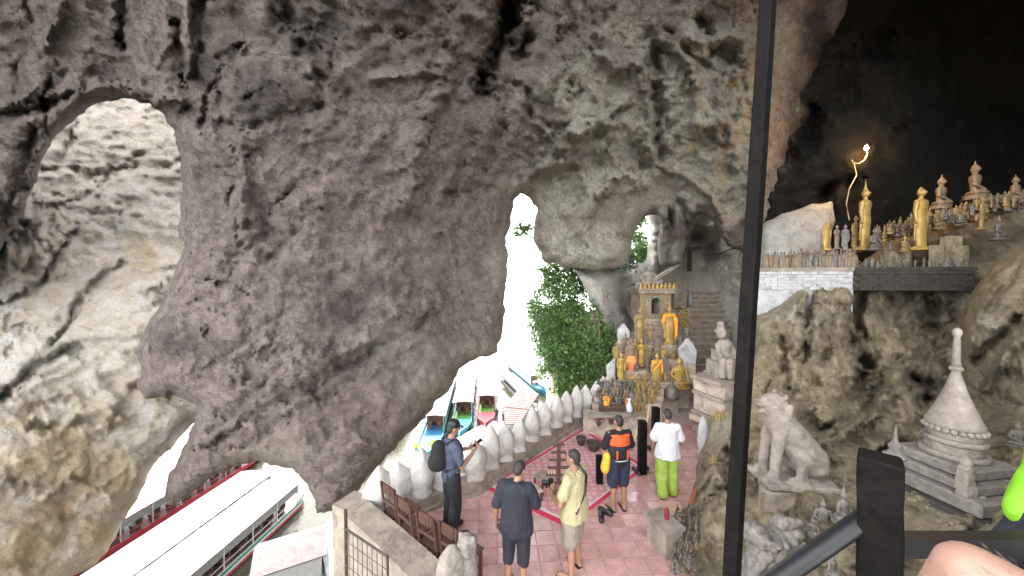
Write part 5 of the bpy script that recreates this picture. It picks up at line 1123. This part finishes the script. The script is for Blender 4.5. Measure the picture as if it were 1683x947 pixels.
# ================================================================== BOATS AND LANDING
def mrot(o, root): o.parent = root; return o
def boat(name, x0, y0, x1, y1, wid, roofmat, hullmat, deckmat, lab, group='boats moored below the cave', zroof=2.25, cover=(.18, .98), window=True, stripe=None, bow=2.6, front_people=0):
    """river boat from (x0,y0) near end to (x1,y1) far end; roof over part of its length"""
    L = math.hypot(x1 - x0, y1 - y0); ang = math.atan2(y1 - y0, x1 - x0); e = empty(name, (x0, y0, WZ), ang, label=lab, cat='boat', group=group)
    n = 18; V = []
    for i in range(n + 1):
        t = i / n; x = -bow + (L + bow) * t; wf = min(1, (t * (L + bow) / (bow * 1.7)) ** .6 + .06) * (1 if t < .9 else 1 - (t - .9) * 3.5); up = .55 * max(0, 1 - t * 5) ** 1.5 + .15 * max(0, t - .9) * 10 * .4
        hw = wid / 2 * wf
        for (yy, zz_) in ((-.55, -.25), (-.97, .25 + up), (-1.0, .62 + up), (-.9, .62 + up), (-.86, .40 + up * .7), (.86, .40 + up * .7), (.9, .62 + up), (1.0, .62 + up), (.97, .25 + up), (.55, -.25)): V.append((x, yy * hw, zz_))
    m_ = 10; Fc = [tuple(range(m_ - 1, -1, -1)), tuple(n * m_ + k for k in range(m_))] + [(i * m_ + k, i * m_ + (k + 1) % m_, (i + 1) * m_ + (k + 1) % m_, (i + 1) * m_ + k) for i in range(n) for k in range(m_)]
    MB().add(V, Fc).build('hull', hullmat, e)
    if stripe:
        for s in (-1, 1):
            for k, (mt, z0) in enumerate(stripe):
                MB().box((L * .52, s * wid * .505, z0), (L * .86, .03, .16)).build('painted_stripe', mt, e)
    MB().box((L * .5, 0, .42), (L * .94, wid * .84, .03)).build('deck', deckmat, e)
    xa, xb = L * cover[0], L * cover[1]; m = MB(); k_ = 12; V = []; nl = max(6, int((xb - xa) / .8))
    for i in range(nl + 1):
        x = xa + (xb - xa) * i / nl
        for j in range(k_ + 1):
            y = (-.5 + j / k_) * wid * 1.12; V.append((x, y, zroof + .16 * math.cos(math.pi * (j / k_ - .5)) + (.012 if i % 2 else -.0) + random.uniform(-.008, .008)))
    nv = len(V); V += [(x, y, z - .05) for x, y, z in V]; w_ = k_ + 1; Fc = []
    for i in range(nl):
        for j in range(k_): a_ = i * w_ + j; Fc += [(a_, a_ + w_, a_ + w_ + 1, a_ + 1), (nv + a_, nv + a_ + 1, nv + a_ + w_ + 1, nv + a_ + w_)]
    for i in range(nl): Fc += [(i * w_, nv + i * w_, nv + (i + 1) * w_, (i + 1) * w_), (i * w_ + k_, (i + 1) * w_ + k_, nv + (i + 1) * w_ + k_, nv + i * w_ + k_)]
    for j in range(k_): Fc += [(j, j + 1, nv + j + 1, nv + j), (nl * w_ + j, nv + nl * w_ + j, nv + nl * w_ + j + 1, nl * w_ + j + 1)]
    m.add(V, Fc).build('roof', roofmat, e)
    npost = max(3, int((xb - xa) / 1.9))
    for i in range(npost + 1):
        for s in (-1, 1): MB().box((xa + (xb - xa) * i / npost * .99 + .03, s * wid * .46, (zroof + .5) / 2), (.06, .06, zroof - .5)).build('post', 'hull_white', e)
    for s in (-1, 1):
        MB().box(((xa + xb) / 2, s * wid * .47, 1.02), (xb - xa, .03, .05)).build('rail', hullmat, e)
        MB().box(((xa + xb) / 2 + .6, s * wid * .455, 1.72), (xb - xa - 1.2, .02, .5)).build('rolled_curtain', 'thatch', e) if window else None
    MB().box((xa + 2.2, 0, 1.25), (.05, wid * .84, 1.6)).build('cabin_wall', 'chair_wood', e)
    for i in range(int((xb - xa) / 1.2)):
        for s in (-1, 1):
            x = xa + .8 + 1.2 * i; m = MB().box((x, s * wid * .22, .78), (.5, .5, .06)).box((x + .24, s * wid * .22, 1.05), (.06, .5, .5)).box((x, s * wid * .22, .58), (.4, .4, .34)); m.build('bench_seat', 'chair_wood', e)
    return e
boat('tour_boat', -19.8, 12.0, -18.4, 28.6, 2.7, 'roof_white', 'hull_white', 'chair_wood', 'long white roofed tour boat with green and red striped hull, nearest below the wall', stripe=[('hull_green', .52), ('hull_white', .36), ('hull_red', .18)], bow=1.5, cover=(.02, .93))
boat('tour_boat', -22.9, 11.5, -21.5, 29.6, 2.6, 'roof_white', 'hull_white', 'chair_wood', 'white roofed tour boat moored outside the green striped one', bow=1.5, cover=(.02, .95))
boat('tour_boat', -29.0, 15.0, -27.0, 36.0, 3.2, 'roof_pink', 'hull_red', 'chair_wood', 'pink roofed boat seen through the gap at the left', bow=1.5, cover=(.02, .95))
boat('river_boat', -14.8, 33.5, -16.0, 56.0, 3.0, 'roof_pink', 'hull_red', 'roof_pink', 'pink decked boat with red gunwale just left of the first merlons', cover=(.30, .95))
boat('river_boat', -9.0, 36.0, -11.2, 62.0, 2.6, 'roof_white', 'teal', 'deck_blue', 'boat with bright blue deck and turquoise rails behind the man in the cap', cover=(.17, .98), bow=2.2)
boat('river_boat', -6.2, 41.0, -8.6, 72.0, 2.5, 'roof_rust', 'hull_blue', 'deck_green', 'boat with pale red corrugated roof, second of the middle three', cover=(.13, .98), bow=2.2)
boat('river_boat', -3.4, 43.5, -4.6, 74.0, 2.5, 'roof_white', 'hull_red', 'deck_green', 'white roofed boat with green mat on deck, right of the pale red roof', cover=(.13, .98), bow=2.2)
q0, q1 = fl(893, 643, WZ + .6), fl(838, 598, WZ + .6)
boat('longtail_boat', q0.x, q0.y, q1.x, q1.y, 1.5, 'roof_white', 'hull_blue', 'hull_blue', 'slim turquoise longtail boat moored beyond the thatched raft', cover=(.10, .16), zroof=1.4, window=False, bow=1.0)
def raft(name, px, z, mat, lab, th=.12, cat='raft', post=True, slats=0, ridge=0):
    P = [fl(a_, b_, z) for a_, b_ in px]; c = sum(P, Vector()) / len(P); e = empty(name, (c.x, c.y, WZ), label=lab, cat=cat); P = [p - Vector((c.x, c.y, 0)) for p in P]; zl = z - WZ
    MB().prism([(p.x, p.y) for p in P], zl - th, zl).build('roof' if post else 'deck', mat, e)
    if post:
        for p in P: MB().box((p.x * .94, p.y * .94, (zl - th) / 2 - .2), (.09, .09, zl - th + .38)).build('post', 'chair_wood', e)
        MB().prism([(p.x * 1.0, p.y * 1.0) for p in P], -.05, .22).build('float', 'thatch', e)
    if slats:
        for k in range(slats):
            t = (k + .5) / slats; a_ = P[0].lerp(P[1], t); b_ = P[3].lerp(P[2], t); d = b_ - a_
            o = MB().box((0, 0, 0), (d.length, .07, .05)).build('plank', mat, e, ); o.location = (a_ + b_) / 2 + Vector((0, 0, -WZ - (z - zl) - 0 + .03 if 0 else .03)); o.location.z = zl + .03; o.rotation_euler = (0, 0, math.atan2(d.y, d.x) + random.uniform(-.03, .03))
    return e
raft('thatched_raft', [(823, 616), (850, 643), (885, 648), (843, 612)], WZ + 1.2, 'thatch', 'raft with weathered grey thatch roof beside the turquoise longtail', slats=14, th=.2)
raft('landing_roof', [(829, 668), (849.6, 643), (885.7, 647), (868.6, 672)], WZ + 2.4, 'roof_rust', 'pale brown corrugated shelter roof, the farther half of the landing', slats=8, cat='shelter')
raft('landing_roof', [(830, 697), (828.5, 669), (868.6, 673), (854, 696)], WZ + 2.3, 'roof_rust', 'reddish shelter roof beside the three people on the landing', slats=8, cat='shelter')
raft('pontoon', [(700, 745), (806, 691), (856, 699), (780, 760)], WZ + .7, 'pontoon', 'pale metal pontoon walkway below the merlon wall', post=False, cat='pontoon', th=.5)
raft('pontoon', [(522, 872), (552, 842), (600, 850), (600, 990), (545, 990)], WZ + .75, 'pontoon', 'pale blue pontoon deck beside the gabled white hut', post=False, cat='pontoon', th=.5)
for k, (a_, b_) in enumerate([((752, 722), (800, 742)), ((800, 695), (830, 712))]):
    p, q_ = fl(*a_, WZ + .72), fl(*b_, WZ + .72); link('mooring_pole', MB().tube([p, q_], .06, 6).mesh('p'), 'chair_wood', label=['long dark pole lying across the pontoon behind the cap wearer', 'short dark pole lying on the pontoon near the three people'][k], cat='pole')
# hut with gable roof
h0 = fl(480, 905, WZ + 1.8); hut = empty('floating_hut', (h0.x, h0.y, WZ), R(28), label='small floating hut with white gabled metal roof at the bottom of the photo', cat='hut')
MB().add([(-1.9, -1.5, 1.9), (1.9, -1.5, 1.9), (1.9, 0, 2.6), (-1.9, 0, 2.6), (-1.9, 1.5, 1.9), (1.9, 1.5, 1.9), (-1.9, -1.5, 1.82), (1.9, -1.5, 1.82), (1.9, 0, 2.52), (-1.9, 0, 2.52), (-1.9, 1.5, 1.82), (1.9, 1.5, 1.82)],
         [(0, 1, 2, 3), (3, 2, 5, 4), (7, 6, 9, 8), (8, 9, 10, 11), (0, 6, 7, 1), (1, 7, 8, 2), (2, 8, 11, 5), (5, 11, 10, 4), (4, 10, 9, 3), (3, 9, 6, 0)]).build('roof', 'roof_white', hut)
MB().box((0, 0, 1.1), (3.2, 2.3, 1.6)).build('wall', 'hull_white', hut); MB().box((0, 0, .15), (4.2, 3.4, .5)).build('float', 'pontoon', hut); MB().box((-1.605, .2, 1.0), (.03, .7, 1.3)).build('door', 'hull_blue', hut)
for k, (px, py) in enumerate([(686, 740), (713, 738)]):
    e = empty('potted_plant', fl(px - 2, py, WZ + 1.0), label=['yellow green potted plant on the left of the blue decked bow', 'yellow green potted plant on the right of the blue decked bow'][k], cat='plant')
    MB().lathe([(.14, 0), (.2, .3), (.22, .32), (.18, .3), (.01, .28)], n=12).build('pot', 'hull_white', e); m = MB(); rnd = random.Random(k)
    leaves(m, [(rnd.gauss(0, .16), rnd.gauss(0, .16), .55 + rnd.gauss(0, .18)) for _ in range(120)], .16, rnd); m.build('foliage', plain('yellow_green_leaf', (.35, .42, .03), .6), e)

# ================================================================== PEOPLE
def hand(m, w, d, side, s=1.0, curl=.5, palm=Vector((0, 0, 0))):
    """palm, four bent fingers of different length, thumb from the side of the palm; d = direction of the hand, palm = palm normal"""
    d = d.normalized(); pn = palm if palm.length > 0 else Vector((-side, 0, 0)); pn = (pn - d * pn.dot(d)).normalized(); l = d.cross(pn).normalized() * (-1)
    c = w + d * .045 * s; m.cap(w, w + d * .03 * s, .024 * s, .03 * s, 10)
    for k in (-1.0, -.33, .33, 1.0): m.cap(w + d * .02 * s + l * (.010 * k * s), w + d * .088 * s + l * (.027 * k * s), .016 * s, .0135 * s, 8)
    for k, ln in ((-1.0, .062), (-.33, .078), (.33, .083), (1.0, .074)):
        b_ = w + d * .09 * s + l * (.028 * k * s); d1 = (d * math.cos(curl * .6) + pn * math.sin(curl * .6)).normalized(); d2 = (d * math.cos(curl * 1.7) + pn * math.sin(curl * 1.7)).normalized()
        e1_ = b_ + d1 * ln * .5 * s; m.cap(b_, e1_, .0115 * s, .0105 * s, 8).cap(e1_, e1_ + d2 * ln * .55 * s, .0105 * s, .0085 * s, 8)
    tb = w + d * .025 * s + l * (.026 * s); td = (d * .6 + l * .75 + pn * .35).normalized(); m.cap(tb, tb + td * .04 * s, .014 * s, .0125 * s, 8).cap(tb + td * .04 * s, tb + td * .055 * s + (d * .8 + pn * .4).normalized() * .03 * s, .0125 * s, .009 * s, 8)
def person(loc, rz, hgt, lab, P=None, top='navy', sleeve=.55, bottom='khaki', leg_to=.5, skin='skin', shoes='sandal', hair='hair', wide=0.0, hem=.86, fat=1.0, cap=None, head_tilt=0, head_turn=0, vox=.0085, shirt_loose=.0, group=None, detail=True, legw=0.0, name='person'):
    s = hgt / 1.75; e = empty(name, loc, rz, label=lab, cat='person', group=group)
    J = dict(hip=(.095, 0, .93), knee=(.10, .01, .50), ank=(.105, -.02, .085), foot=(.125, .15, .03), sh=(.185, 0, 1.42), el=(.255, -.03, 1.12), wr=(.27, .04, .87), hd=(.275, .07, .78))
    def jt(nm, side):
        k_ = nm + ('L' if side < 0 else 'R')
        v = Vector(P[k_]) if P and k_ in P else Vector((J[nm][0] * side, J[nm][1], J[nm][2])); return v * s
    hc = Vector((P or {}).get('head', (0, .02, 1.635))) * s; nk = Vector((0, -.01, 1.46)) * s
    hq = Quaternion((0, 0, 1), head_turn) @ Quaternion((1, 0, 0), head_tilt)
    def hp_(x, y, z): return hc + hq @ (Vector((x, y, z)) * s)
    m = MB(); m.ell(hc, (.072 * s, .092 * s, .105 * s), hq); m.ell(hp_(0, .03, -.06), (.052 * s, .06 * s, .05 * s), hq); m.cap(hp_(0, .09, .005), hp_(0, .108, -.022), .010 * s, .015 * s, 8)
    for sd_ in (-1, 1): m.ell(hp_(sd_ * .074, -.005, -.01), (.012 * s, .022 * s, .032 * s), hq, 8, 6)
    m.ell(hp_(0, .088, -.055), (.022 * s, .012 * s, .008 * s), hq, 8, 6)
    m.cap(nk - Vector((0, 0, .06 * s)), hc - Vector((0, .01 * s, .06 * s)), .06 * s, .052 * s, 12)
    m.cap(Vector((-.12, 0, 1.38)) * s, Vector((.12, 0, 1.38)) * s, .07 * s, .07 * s, 12).ell(Vector((0, 0, 1.22)) * s, (.15 * s * fat, .10 * s * fat, .22 * s)).ell(Vector((0, 0, 1.0)) * s, (.15 * s * fat, .11 * s * fat, .16 * s))
    for sd_ in (-1, 1):
        hp2, kn, an, ft = jt('hip', sd_), jt('knee', sd_), jt('ank', sd_), jt('foot', sd_)
        m.cap(hp2, kn, .082 * s, .055 * s, 12).cap(kn, kn.lerp(an, .3) + Vector((0, -.012 * s, 0)), .053 * s, .056 * s, 12).cap(kn.lerp(an, .3) + Vector((0, -.012 * s, 0)), an, .056 * s, .036 * s, 12)
        fd = (ft - an); fd.z = 0; fd.normalize(); m.cap(an - fd * .03 * s + Vector((0, 0, -.035 * s)), an + Vector((0, 0, -.01 * s)), .036 * s, .036 * s, 10).cap(an + Vector((0, 0, -.035 * s)), Vector((ft.x, ft.y, an.z - .058 * s)), .034 * s, .027 * s, 10, sx=1.0)
        for k in range(5):
            l = Vector((fd.y, -fd.x, 0)); q_ = Vector((ft.x, ft.y, an.z - .062 * s)) + l * ((k - 2) * .016 * s); m.cap(q_, q_ + fd * (.045 - .004 * abs(k - (1.5 if sd_ > 0 else 2.5))) * s, .013 * s, .010 * s, 6)
        sh, el, wr, hd = jt('sh', sd_), jt('el', sd_), jt('wr', sd_), jt('hd', sd_)
        m.cap(sh, el, .052 * s, .040 * s, 12).cap(el, el.lerp(wr, .25), .040 * s, .041 * s, 12).cap(el.lerp(wr, .25), wr, .041 * s, .026 * s, 12)
        pn = Vector((P or {}).get('palm' + ('L' if sd_ < 0 else 'R'), (-sd_, 0, 0)))
        hand(m, wr, hd - wr, sd_, s, (P or {}).get('curl', .55), pn)
    link('body', remesh(m, vox, 2, .5), skin, e)
    # shirt
    m = MB(); f = fat; L_ = shirt_loose
    m.cap(Vector((-.13, 0, 1.385)) * s, Vector((.13, 0, 1.385)) * s, .088 * s, .088 * s, 14)
    m.lathe([(.13 * s, hem * s), ((.178 + L_ * 1.5) * s * f, (hem + .005) * s), ((.175 + L_ * 1.2) * s * f, (hem + .1) * s), (.163 * s * f + L_ * .7 * s, 1.12 * s), (.175 * s * (f * .5 + .5), 1.28 * s), (.18 * s, 1.38 * s), (.11 * s, 1.46 * s), (.07 * s, 1.475 * s)], n=24, sy=.74)
    for sd_ in (-1, 1):
        sh, el, wr = jt('sh', sd_), jt('el', sd_), jt('wr', sd_)
        if sleeve <= 1: m.cap(sh - Vector((0, 0, .012)), sh.lerp(el, sleeve), .066 * s, (.066 + L_ * .5) * s, 14)
        else: m.cap(sh, el, .074 * s, .056 * s, 14).cap(el, el.lerp(wr, sleeve - 1), .056 * s, .044 * s, 14)
    mm = remesh(m, .012, 3, .5); n_ = len(mm.vertices); co = np.empty(n_ * 3); mm.vertices.foreach_get('co', co); co = co.reshape(-1, 3); no = np.empty(n_ * 3); mm.vertices.foreach_get('normal', no); no = no.reshape(-1, 3)
    co += no * (.018 * fbm(co * np.array([9, 9, 4]) + hgt * 7, 3, 3, .6, True))[:, None]; mm.vertices.foreach_set('co', co.ravel()); mm.update()
    link('shirt', mm, top, e)
    m = MB(); m.ell(Vector((0, 0, .96)) * s, (.152 * s * (f * .6 + .4), .112 * s * (f * .6 + .4), .12 * s))
    for sd_ in (-1, 1):
        hp2, kn, an = jt('hip', sd_), jt('knee', sd_), jt('ank', sd_)
        if leg_to <= 1: m.cap(hp2, hp2.lerp(kn, leg_to), (.10 + legw) * s, (.086 + legw) * s, 14)
        else: m.cap(hp2, kn, (.10 + legw * .35) * s, (.073 + legw) * s, 14).cap(kn, kn.lerp(an, leg_to - 1), (.073 + legw) * s, (.060 + legw * 1.2) * s, 14)
    mm = remesh(m, .012, 2, .5); n_ = len(mm.vertices); co = np.empty(n_ * 3); mm.vertices.foreach_get('co', co); co = co.reshape(-1, 3); no = np.empty(n_ * 3); mm.vertices.foreach_get('normal', no); no = no.reshape(-1, 3)
    co += no * (.016 * fbm(co * np.array([11, 11, 4]) + hgt * 3, 3, 8, .6, True))[:, None]; mm.vertices.foreach_set('co', co.ravel()); mm.update()
    link('trousers' if leg_to > 1.2 else 'shorts', mm, bottom, e)
    # hair
    if hair:
        m = MB(); m.ell(hp_(0, -.014, .026), (.078 * s, .093 * s, .094 * s), hq); m.ell(hp_(0, -.045, -.02), (.068 * s, .06 * s, .07 * s), hq)
        link('hair', remesh(m, .009, 2, .5, disp=(.004, .03)), hair, e)
        for sd_ in (-1, 1): MB().ell(hp_(sd_ * .03, .088, .008), (.012 * s, .006 * s, .006 * s), hq, 8, 6).build('eye', 'black', e, True)
        m = MB(); 
        for sd_ in (-1, 1): m.cap(hp_(sd_ * .015, .092, .028), hp_(sd_ * .045, .084, .028), .005 * s, .004 * s, 6)
        m.build('eyebrows', hair, e, True)
    if cap:
        m = MB(); m.ell(hp_(0, -.01, .05), (.084 * s, .102 * s, .085 * s), hq).cap(hp_(0, .06, .04), hp_(0, .14, .03), .05 * s, .04 * s, 10, sx=1)
        m2 = MB(); m2.ell(hp_(0, -.01, .055), (.083 * s, .101 * s, .082 * s), hq); link('cap', remesh(m2, .01, 2), cap, e); MB().ell(hp_(0, .095, .03), (.07 * s, .075 * s, .012 * s), hq).build('cap_brim', cap, e, True)
    for sd_ in (-1, 1):
        an, ft = jt('ank', sd_), jt('foot', sd_); fd = (ft - an); fd.z = 0; fd.normalize(); g = an.z - .095 * s + .0; 
        if shoes == 'sandal':
            m = MB(); a_ = an - fd * .05 * s; b_ = Vector((ft.x, ft.y, 0)) + fd * .05 * s; a_.z = b_.z = max(.006, an.z - .098 * s)
            sdv = Vector((fd.y, -fd.x, 0)); m.add([a_ - sdv * .035 * s, a_ + sdv * .035 * s, b_ + sdv * .048 * s, b_ - sdv * .048 * s] + [v_ - Vector((0, 0, .014)) for v_ in (a_ - sdv * .035 * s, a_ + sdv * .035 * s, b_ + sdv * .048 * s, b_ - sdv * .048 * s)], [(0, 1, 2, 3), (7, 6, 5, 4), (0, 4, 5, 1), (1, 5, 6, 2), (2, 6, 7, 3), (3, 7, 4, 0)])
            c_ = Vector((ft.x, ft.y, an.z - .04 * s)); m.tube([c_ - sdv * .045 * s - Vector((0, 0, .04 * s)), c_ - fd * .01, c_ + sdv * .045 * s - Vector((0, 0, .04 * s))], .009, 6); m.build('sandal', 'black', e)
        else:
            m = MB(); m.cap(an - fd * .04 * s + Vector((0, 0, -.03 * s)), Vector((ft.x, ft.y, an.z - .045 * s)) + fd * .05 * s, .048 * s, .040 * s, 12).cap(an + Vector((0, 0, -.02 * s)), an + Vector((0, 0, .03 * s)), .05 * s, .046 * s, 12); link('shoe', remesh(m, .012, 2), shoes, e)
    return e, s, hc, hq
# man in cap at the parapet, facing right, holding a phone
p = fl(742, 878); p.z = 0
e, s, hc, hq = person(p, R(-62), 1.86, 'man in black cap and dark clothes with backpack holding a phone by the merlons', P=dict(elR=(.24, .08, 1.13), wrR=(.12, .30, 1.22), hdR=(.08, .38, 1.27), elL=(-.25, .08, 1.13), wrL=(-.10, .31, 1.20), hdL=(-.04, .39, 1.25), palmR=(-.3, 0, 1), palmL=(.3, 0, 1), kneeR=(.11, .03, .5), head=(0, .04, 1.62)), top='greyblue', sleeve=.75, bottom='black_cloth', leg_to=1.95, shoes='black', cap='black', head_tilt=-.25, legw=.012)
m = MB().cap((0, -.20 * s, 1.16 * s), (0, -.19 * s, 1.36 * s), .14 * s, .12 * s, 14, sx=.9).ell((0, -.27 * s, 1.16 * s), (.12 * s, .08 * s, .12 * s)); link('backpack', remesh(m, .015, 3), 'black_cloth', e)
for sd_ in (-1, 1): MB().tube([(sd_ * .1 * s, -.12 * s, 1.44 * s), (sd_ * .11 * s, .0, 1.485 * s), (sd_ * .12 * s, .12 * s, 1.38 * s), (sd_ * .14 * s, .14 * s, 1.22 * s), (sd_ * .15 * s, 0, 1.08 * s), (sd_ * .12 * s, -.14 * s, 1.05 * s)], .018, 8).build('backpack_strap', 'black_cloth', e, True)
ph = MB().box((0, 0, 0), (.085, .17, .010)).build('phone', 'black', None, label='black phone held flat in both hands by the man in the cap', cat='phone'); ph.matrix_world = Matrix.Translation(p) @ Matrix.Rotation(R(-62), 4, 'Z') @ Matrix.Translation(Vector((.02, .42, 1.315)) * s) @ Matrix.Rotation(.5, 4, 'X')
# man in charcoal t-shirt, back to the camera
p = fl(848, 968); p.z = 0
person(p, R(-14), 1.72, 'man in charcoal t-shirt and dark shorts seen from behind, head bowed', P=dict(head=(.03, .08, 1.60), elR=(.27, .06, 1.14), wrR=(.13, .27, 1.10), hdR=(.05, .33, 1.13), elL=(-.27, -.02, 1.12), wrL=(-.29, .05, .86), hdL=(-.29, .08, .76)), top='navy_dark', sleeve=.85, bottom='navy_dark', leg_to=1.25, hem=.80, fat=1.12, head_tilt=-.55, head_turn=-.3, legw=.012, shirt_loose=.02)
# man with camera facing left
p = fl(943, 945); p.z = 0
e, s, hc, hq = person(p, R(52), 1.76, 'stout man in pale olive shirt and khaki shorts holding a black camera', P=dict(elR=(.30, .02, 1.10), wrR=(.10, .27, 1.08), hdR=(.03, .33, 1.10), elL=(-.29, .05, 1.10), wrL=(-.10, .30, 1.06), hdL=(-.02, .34, 1.09), palmR=(-.5, 0, 1), palmL=(.5, 0, 1), kneeR=(.14, .05, .5), ankR=(.17, .02, .085), footR=(.22, .17, .03), curl=1.0), top='tan_shirt', sleeve=.62, bottom='khaki', leg_to=.92, fat=1.22, hem=.84, head_turn=.15, legw=.022, shirt_loose=.015)
MB().tube([Vector(v) * s for v in [(.10, -.13, 1.40), (.13, 0, 1.485), (.06, .14, 1.36), (-.08, .19, 1.15), (-.19, .08, 1.0), (-.16, -.12, 1.0), (0, -.16, 1.22), (.10, -.13, 1.40)]], .020, 6).build('camera_strap', 'black', e, True)
ce = empty('camera_body', p + Matrix.Rotation(R(52), 3, 'Z') @ (Vector((.01, .40, 1.13)) * s), R(52), label='black camera with zoom lens held at the waist by the stout man', cat='camera')
m = MB().box((0, 0, 0), (.14, .06, .10)).box((0, -.005, .065), (.06, .05, .035)).box((.055, .02, 0), (.03, .06, .09)); o = m.build('camera_case', 'black', ce); bv = o.modifiers.new('b', 'BEVEL'); bv.width = .008
MB().lathe([(.036, 0), (.038, .03), (.035, .032), (.037, .07), (.040, .075), (.040, .11), (.034, .112), (.03, .10)], n=20).build('lens', 'black', ce, True).rotation_euler = (R(-100), 0, 0)
# man in orange life vest
p = fl(1016, 838); p.z = 0
e, s, hc, hq = person(p, R(10), 1.70, 'man with orange and black life vest and navy shorts seen from behind', P=dict(elL=(-.27, .06, 1.12), wrL=(-.14, .28, 1.16), hdL=(-.06, .33, 1.20), elR=(.27, .04, 1.12), wrR=(.17, .26, 1.10), hdR=(.09, .32, 1.13)), top='black_cloth', sleeve=.8, bottom='navy', leg_to=.95, head_turn=.2, legw=.015)
def vest(z0, z1, r, mat, nm):
    m = MB().lathe([(.12 * s, z0 * s), (r * s, (z0 + .005) * s), (r * s, (z0 + z1) / 2 * s), ((r + .004) * s, (z1 - .01) * s), (.12 * s, z1 * s)], n=24, sy=.74); return link(nm, remesh(m, .011, 2, disp=(.006, .1)), mat, e)
vest(1.02, 1.225, .196, 'navy_dark', 'vest_lower'); vest(1.228, 1.44, .205, 'life_orange', 'vest_upper')
for sx in (-.10, .10): MB().box((sx * s, -.148 * s, 1.09 * s), (.03, .012, .15)).build('vest_strap', 'life_orange', e)
MB().tube([Vector((.185 * math.cos(t), .135 * math.sin(t), .965)) * s for t in np.linspace(0, 6.283, 20)], .010, 6).build('white_belt', 'white_cloth', e, True)
m = MB().cap((-.27 * s, -.02, .82 * s), (-.24 * s, -.02, 1.02 * s), .10, .085, 12, sx=.7); link('shoulder_bag', remesh(m, .012, 3, disp=(.008, .06)), 'yellow_bag', None, loc=p, rz=R(10), label='yellow canvas bag hanging at the left hip of the life vest man', cat='bag')
# woman in white top and lime green trousers
p = fl(1096, 816); p.z = 0
person(p, R(-6), 1.66, 'person in white t-shirt and baggy lime green trousers walking away', P=dict(elL=(-.26, .02, 1.12), wrL=(-.25, .10, .88), hdL=(-.25, .13, .78), elR=(.26, .04, 1.12), wrR=(.22, .20, .95), hdR=(.2, .27, .88), kneeR=(.11, .05, .5), ankL=(-.11, -.08, .09), ankR=(.12, .03, .085), footL=(-.13, .08, .03)), top='white_cloth', sleeve=.8, bottom='lime', leg_to=1.95, fat=1.05, shirt_loose=.035, hem=.80, legw=.038, head_tilt=-.35)
# far people on the landing
for k, (px, py, tp, bt, lab) in enumerate([(816, 692, 'navy_dark', 'navy', 'distant figure in dark clothes at the landing shelter'), (827, 692, 'white_cloth', 'roof_pink', 'distant figure in white top and pink skirt at the landing'), (833, 696, 'white_cloth', 'black_cloth', 'distant figure in white top and dark trousers at the landing')]):
    person(fl(px, py, WZ + .70), R(60 * k), 1.68, lab, top=tp, sleeve=.6, bottom=bt, leg_to=1.9, shoes='black', vox=.02)
# neighbour at the right edge: lime sleeve over dark cloth
p = Vector((2.535, 1.5, 1.91))
e, s, hc, hq = person(p, R(8), 1.75, 'person at the right edge in lime yellow vest over dark clothes', P=dict(elL=(-.30, .0, 1.14), wrL=(-.30, .10, .90), hdL=(-.30, .15, .82)), top='hivis', sleeve=.9, bottom='navy_dark', leg_to=1.95, shoes='black', hem=1.12)
link('undersleeve', remesh(MB().cap(Vector((-.285, -.01, 1.16)) * s, Vector((-.30, .09, .92)) * s, .066, .055).cap(Vector((0, 0, 1.12)) * s, Vector((0, 0, .9)) * s, .2, .2), .012, 3, disp=(.01, .09)), 'navy_dark', e)
# bare arm in the lower right corner
p = Vector((.995, .10, 2.165))
person(p, 0, 1.80, 'person in the lower right corner of whom only a bare elbow shows', P=dict(elL=(-.30, .39, 1.455), wrL=(-.26, .50, 1.17), hdL=(-.25, .53, 1.08), shL=(-.17, .06, 1.40)), top='navy', sleeve=.25, bottom='khaki', leg_to=.9, skin='skin_pale')
arm = bpy.data.objects[[o.name for o in COL.objects if o.get('label', '').endswith('bare elbow shows')][0]]
hm = MB(); rnd = random.Random(2)
for k in range(800):
    t = rnd.random(); a_ = Vector((-.17, .06, 1.40)).lerp(Vector((-.30, .39, 1.455)), t); ax = (Vector((-.30, .39, 1.455)) - Vector((-.17, .06, 1.40))).normalized()
    q_ = Quaternion(ax, rnd.uniform(0, 6.283)) @ ax.orthogonal().normalized(); r_ = (.052 * (1 - t) + .040 * t) * .985; b_ = a_ * 1.0286 + q_ * r_ * 1.0286
    c_ = b_ + (q_ * .5 + ax * .8).normalized() * rnd.uniform(.006, .014); hm.tube([b_, b_.lerp(c_, .5) + q_ * .001, c_], [.00025, .0002, .0001], 3)
hm.build('arm_hair', 'bark', arm, kind='stuff')
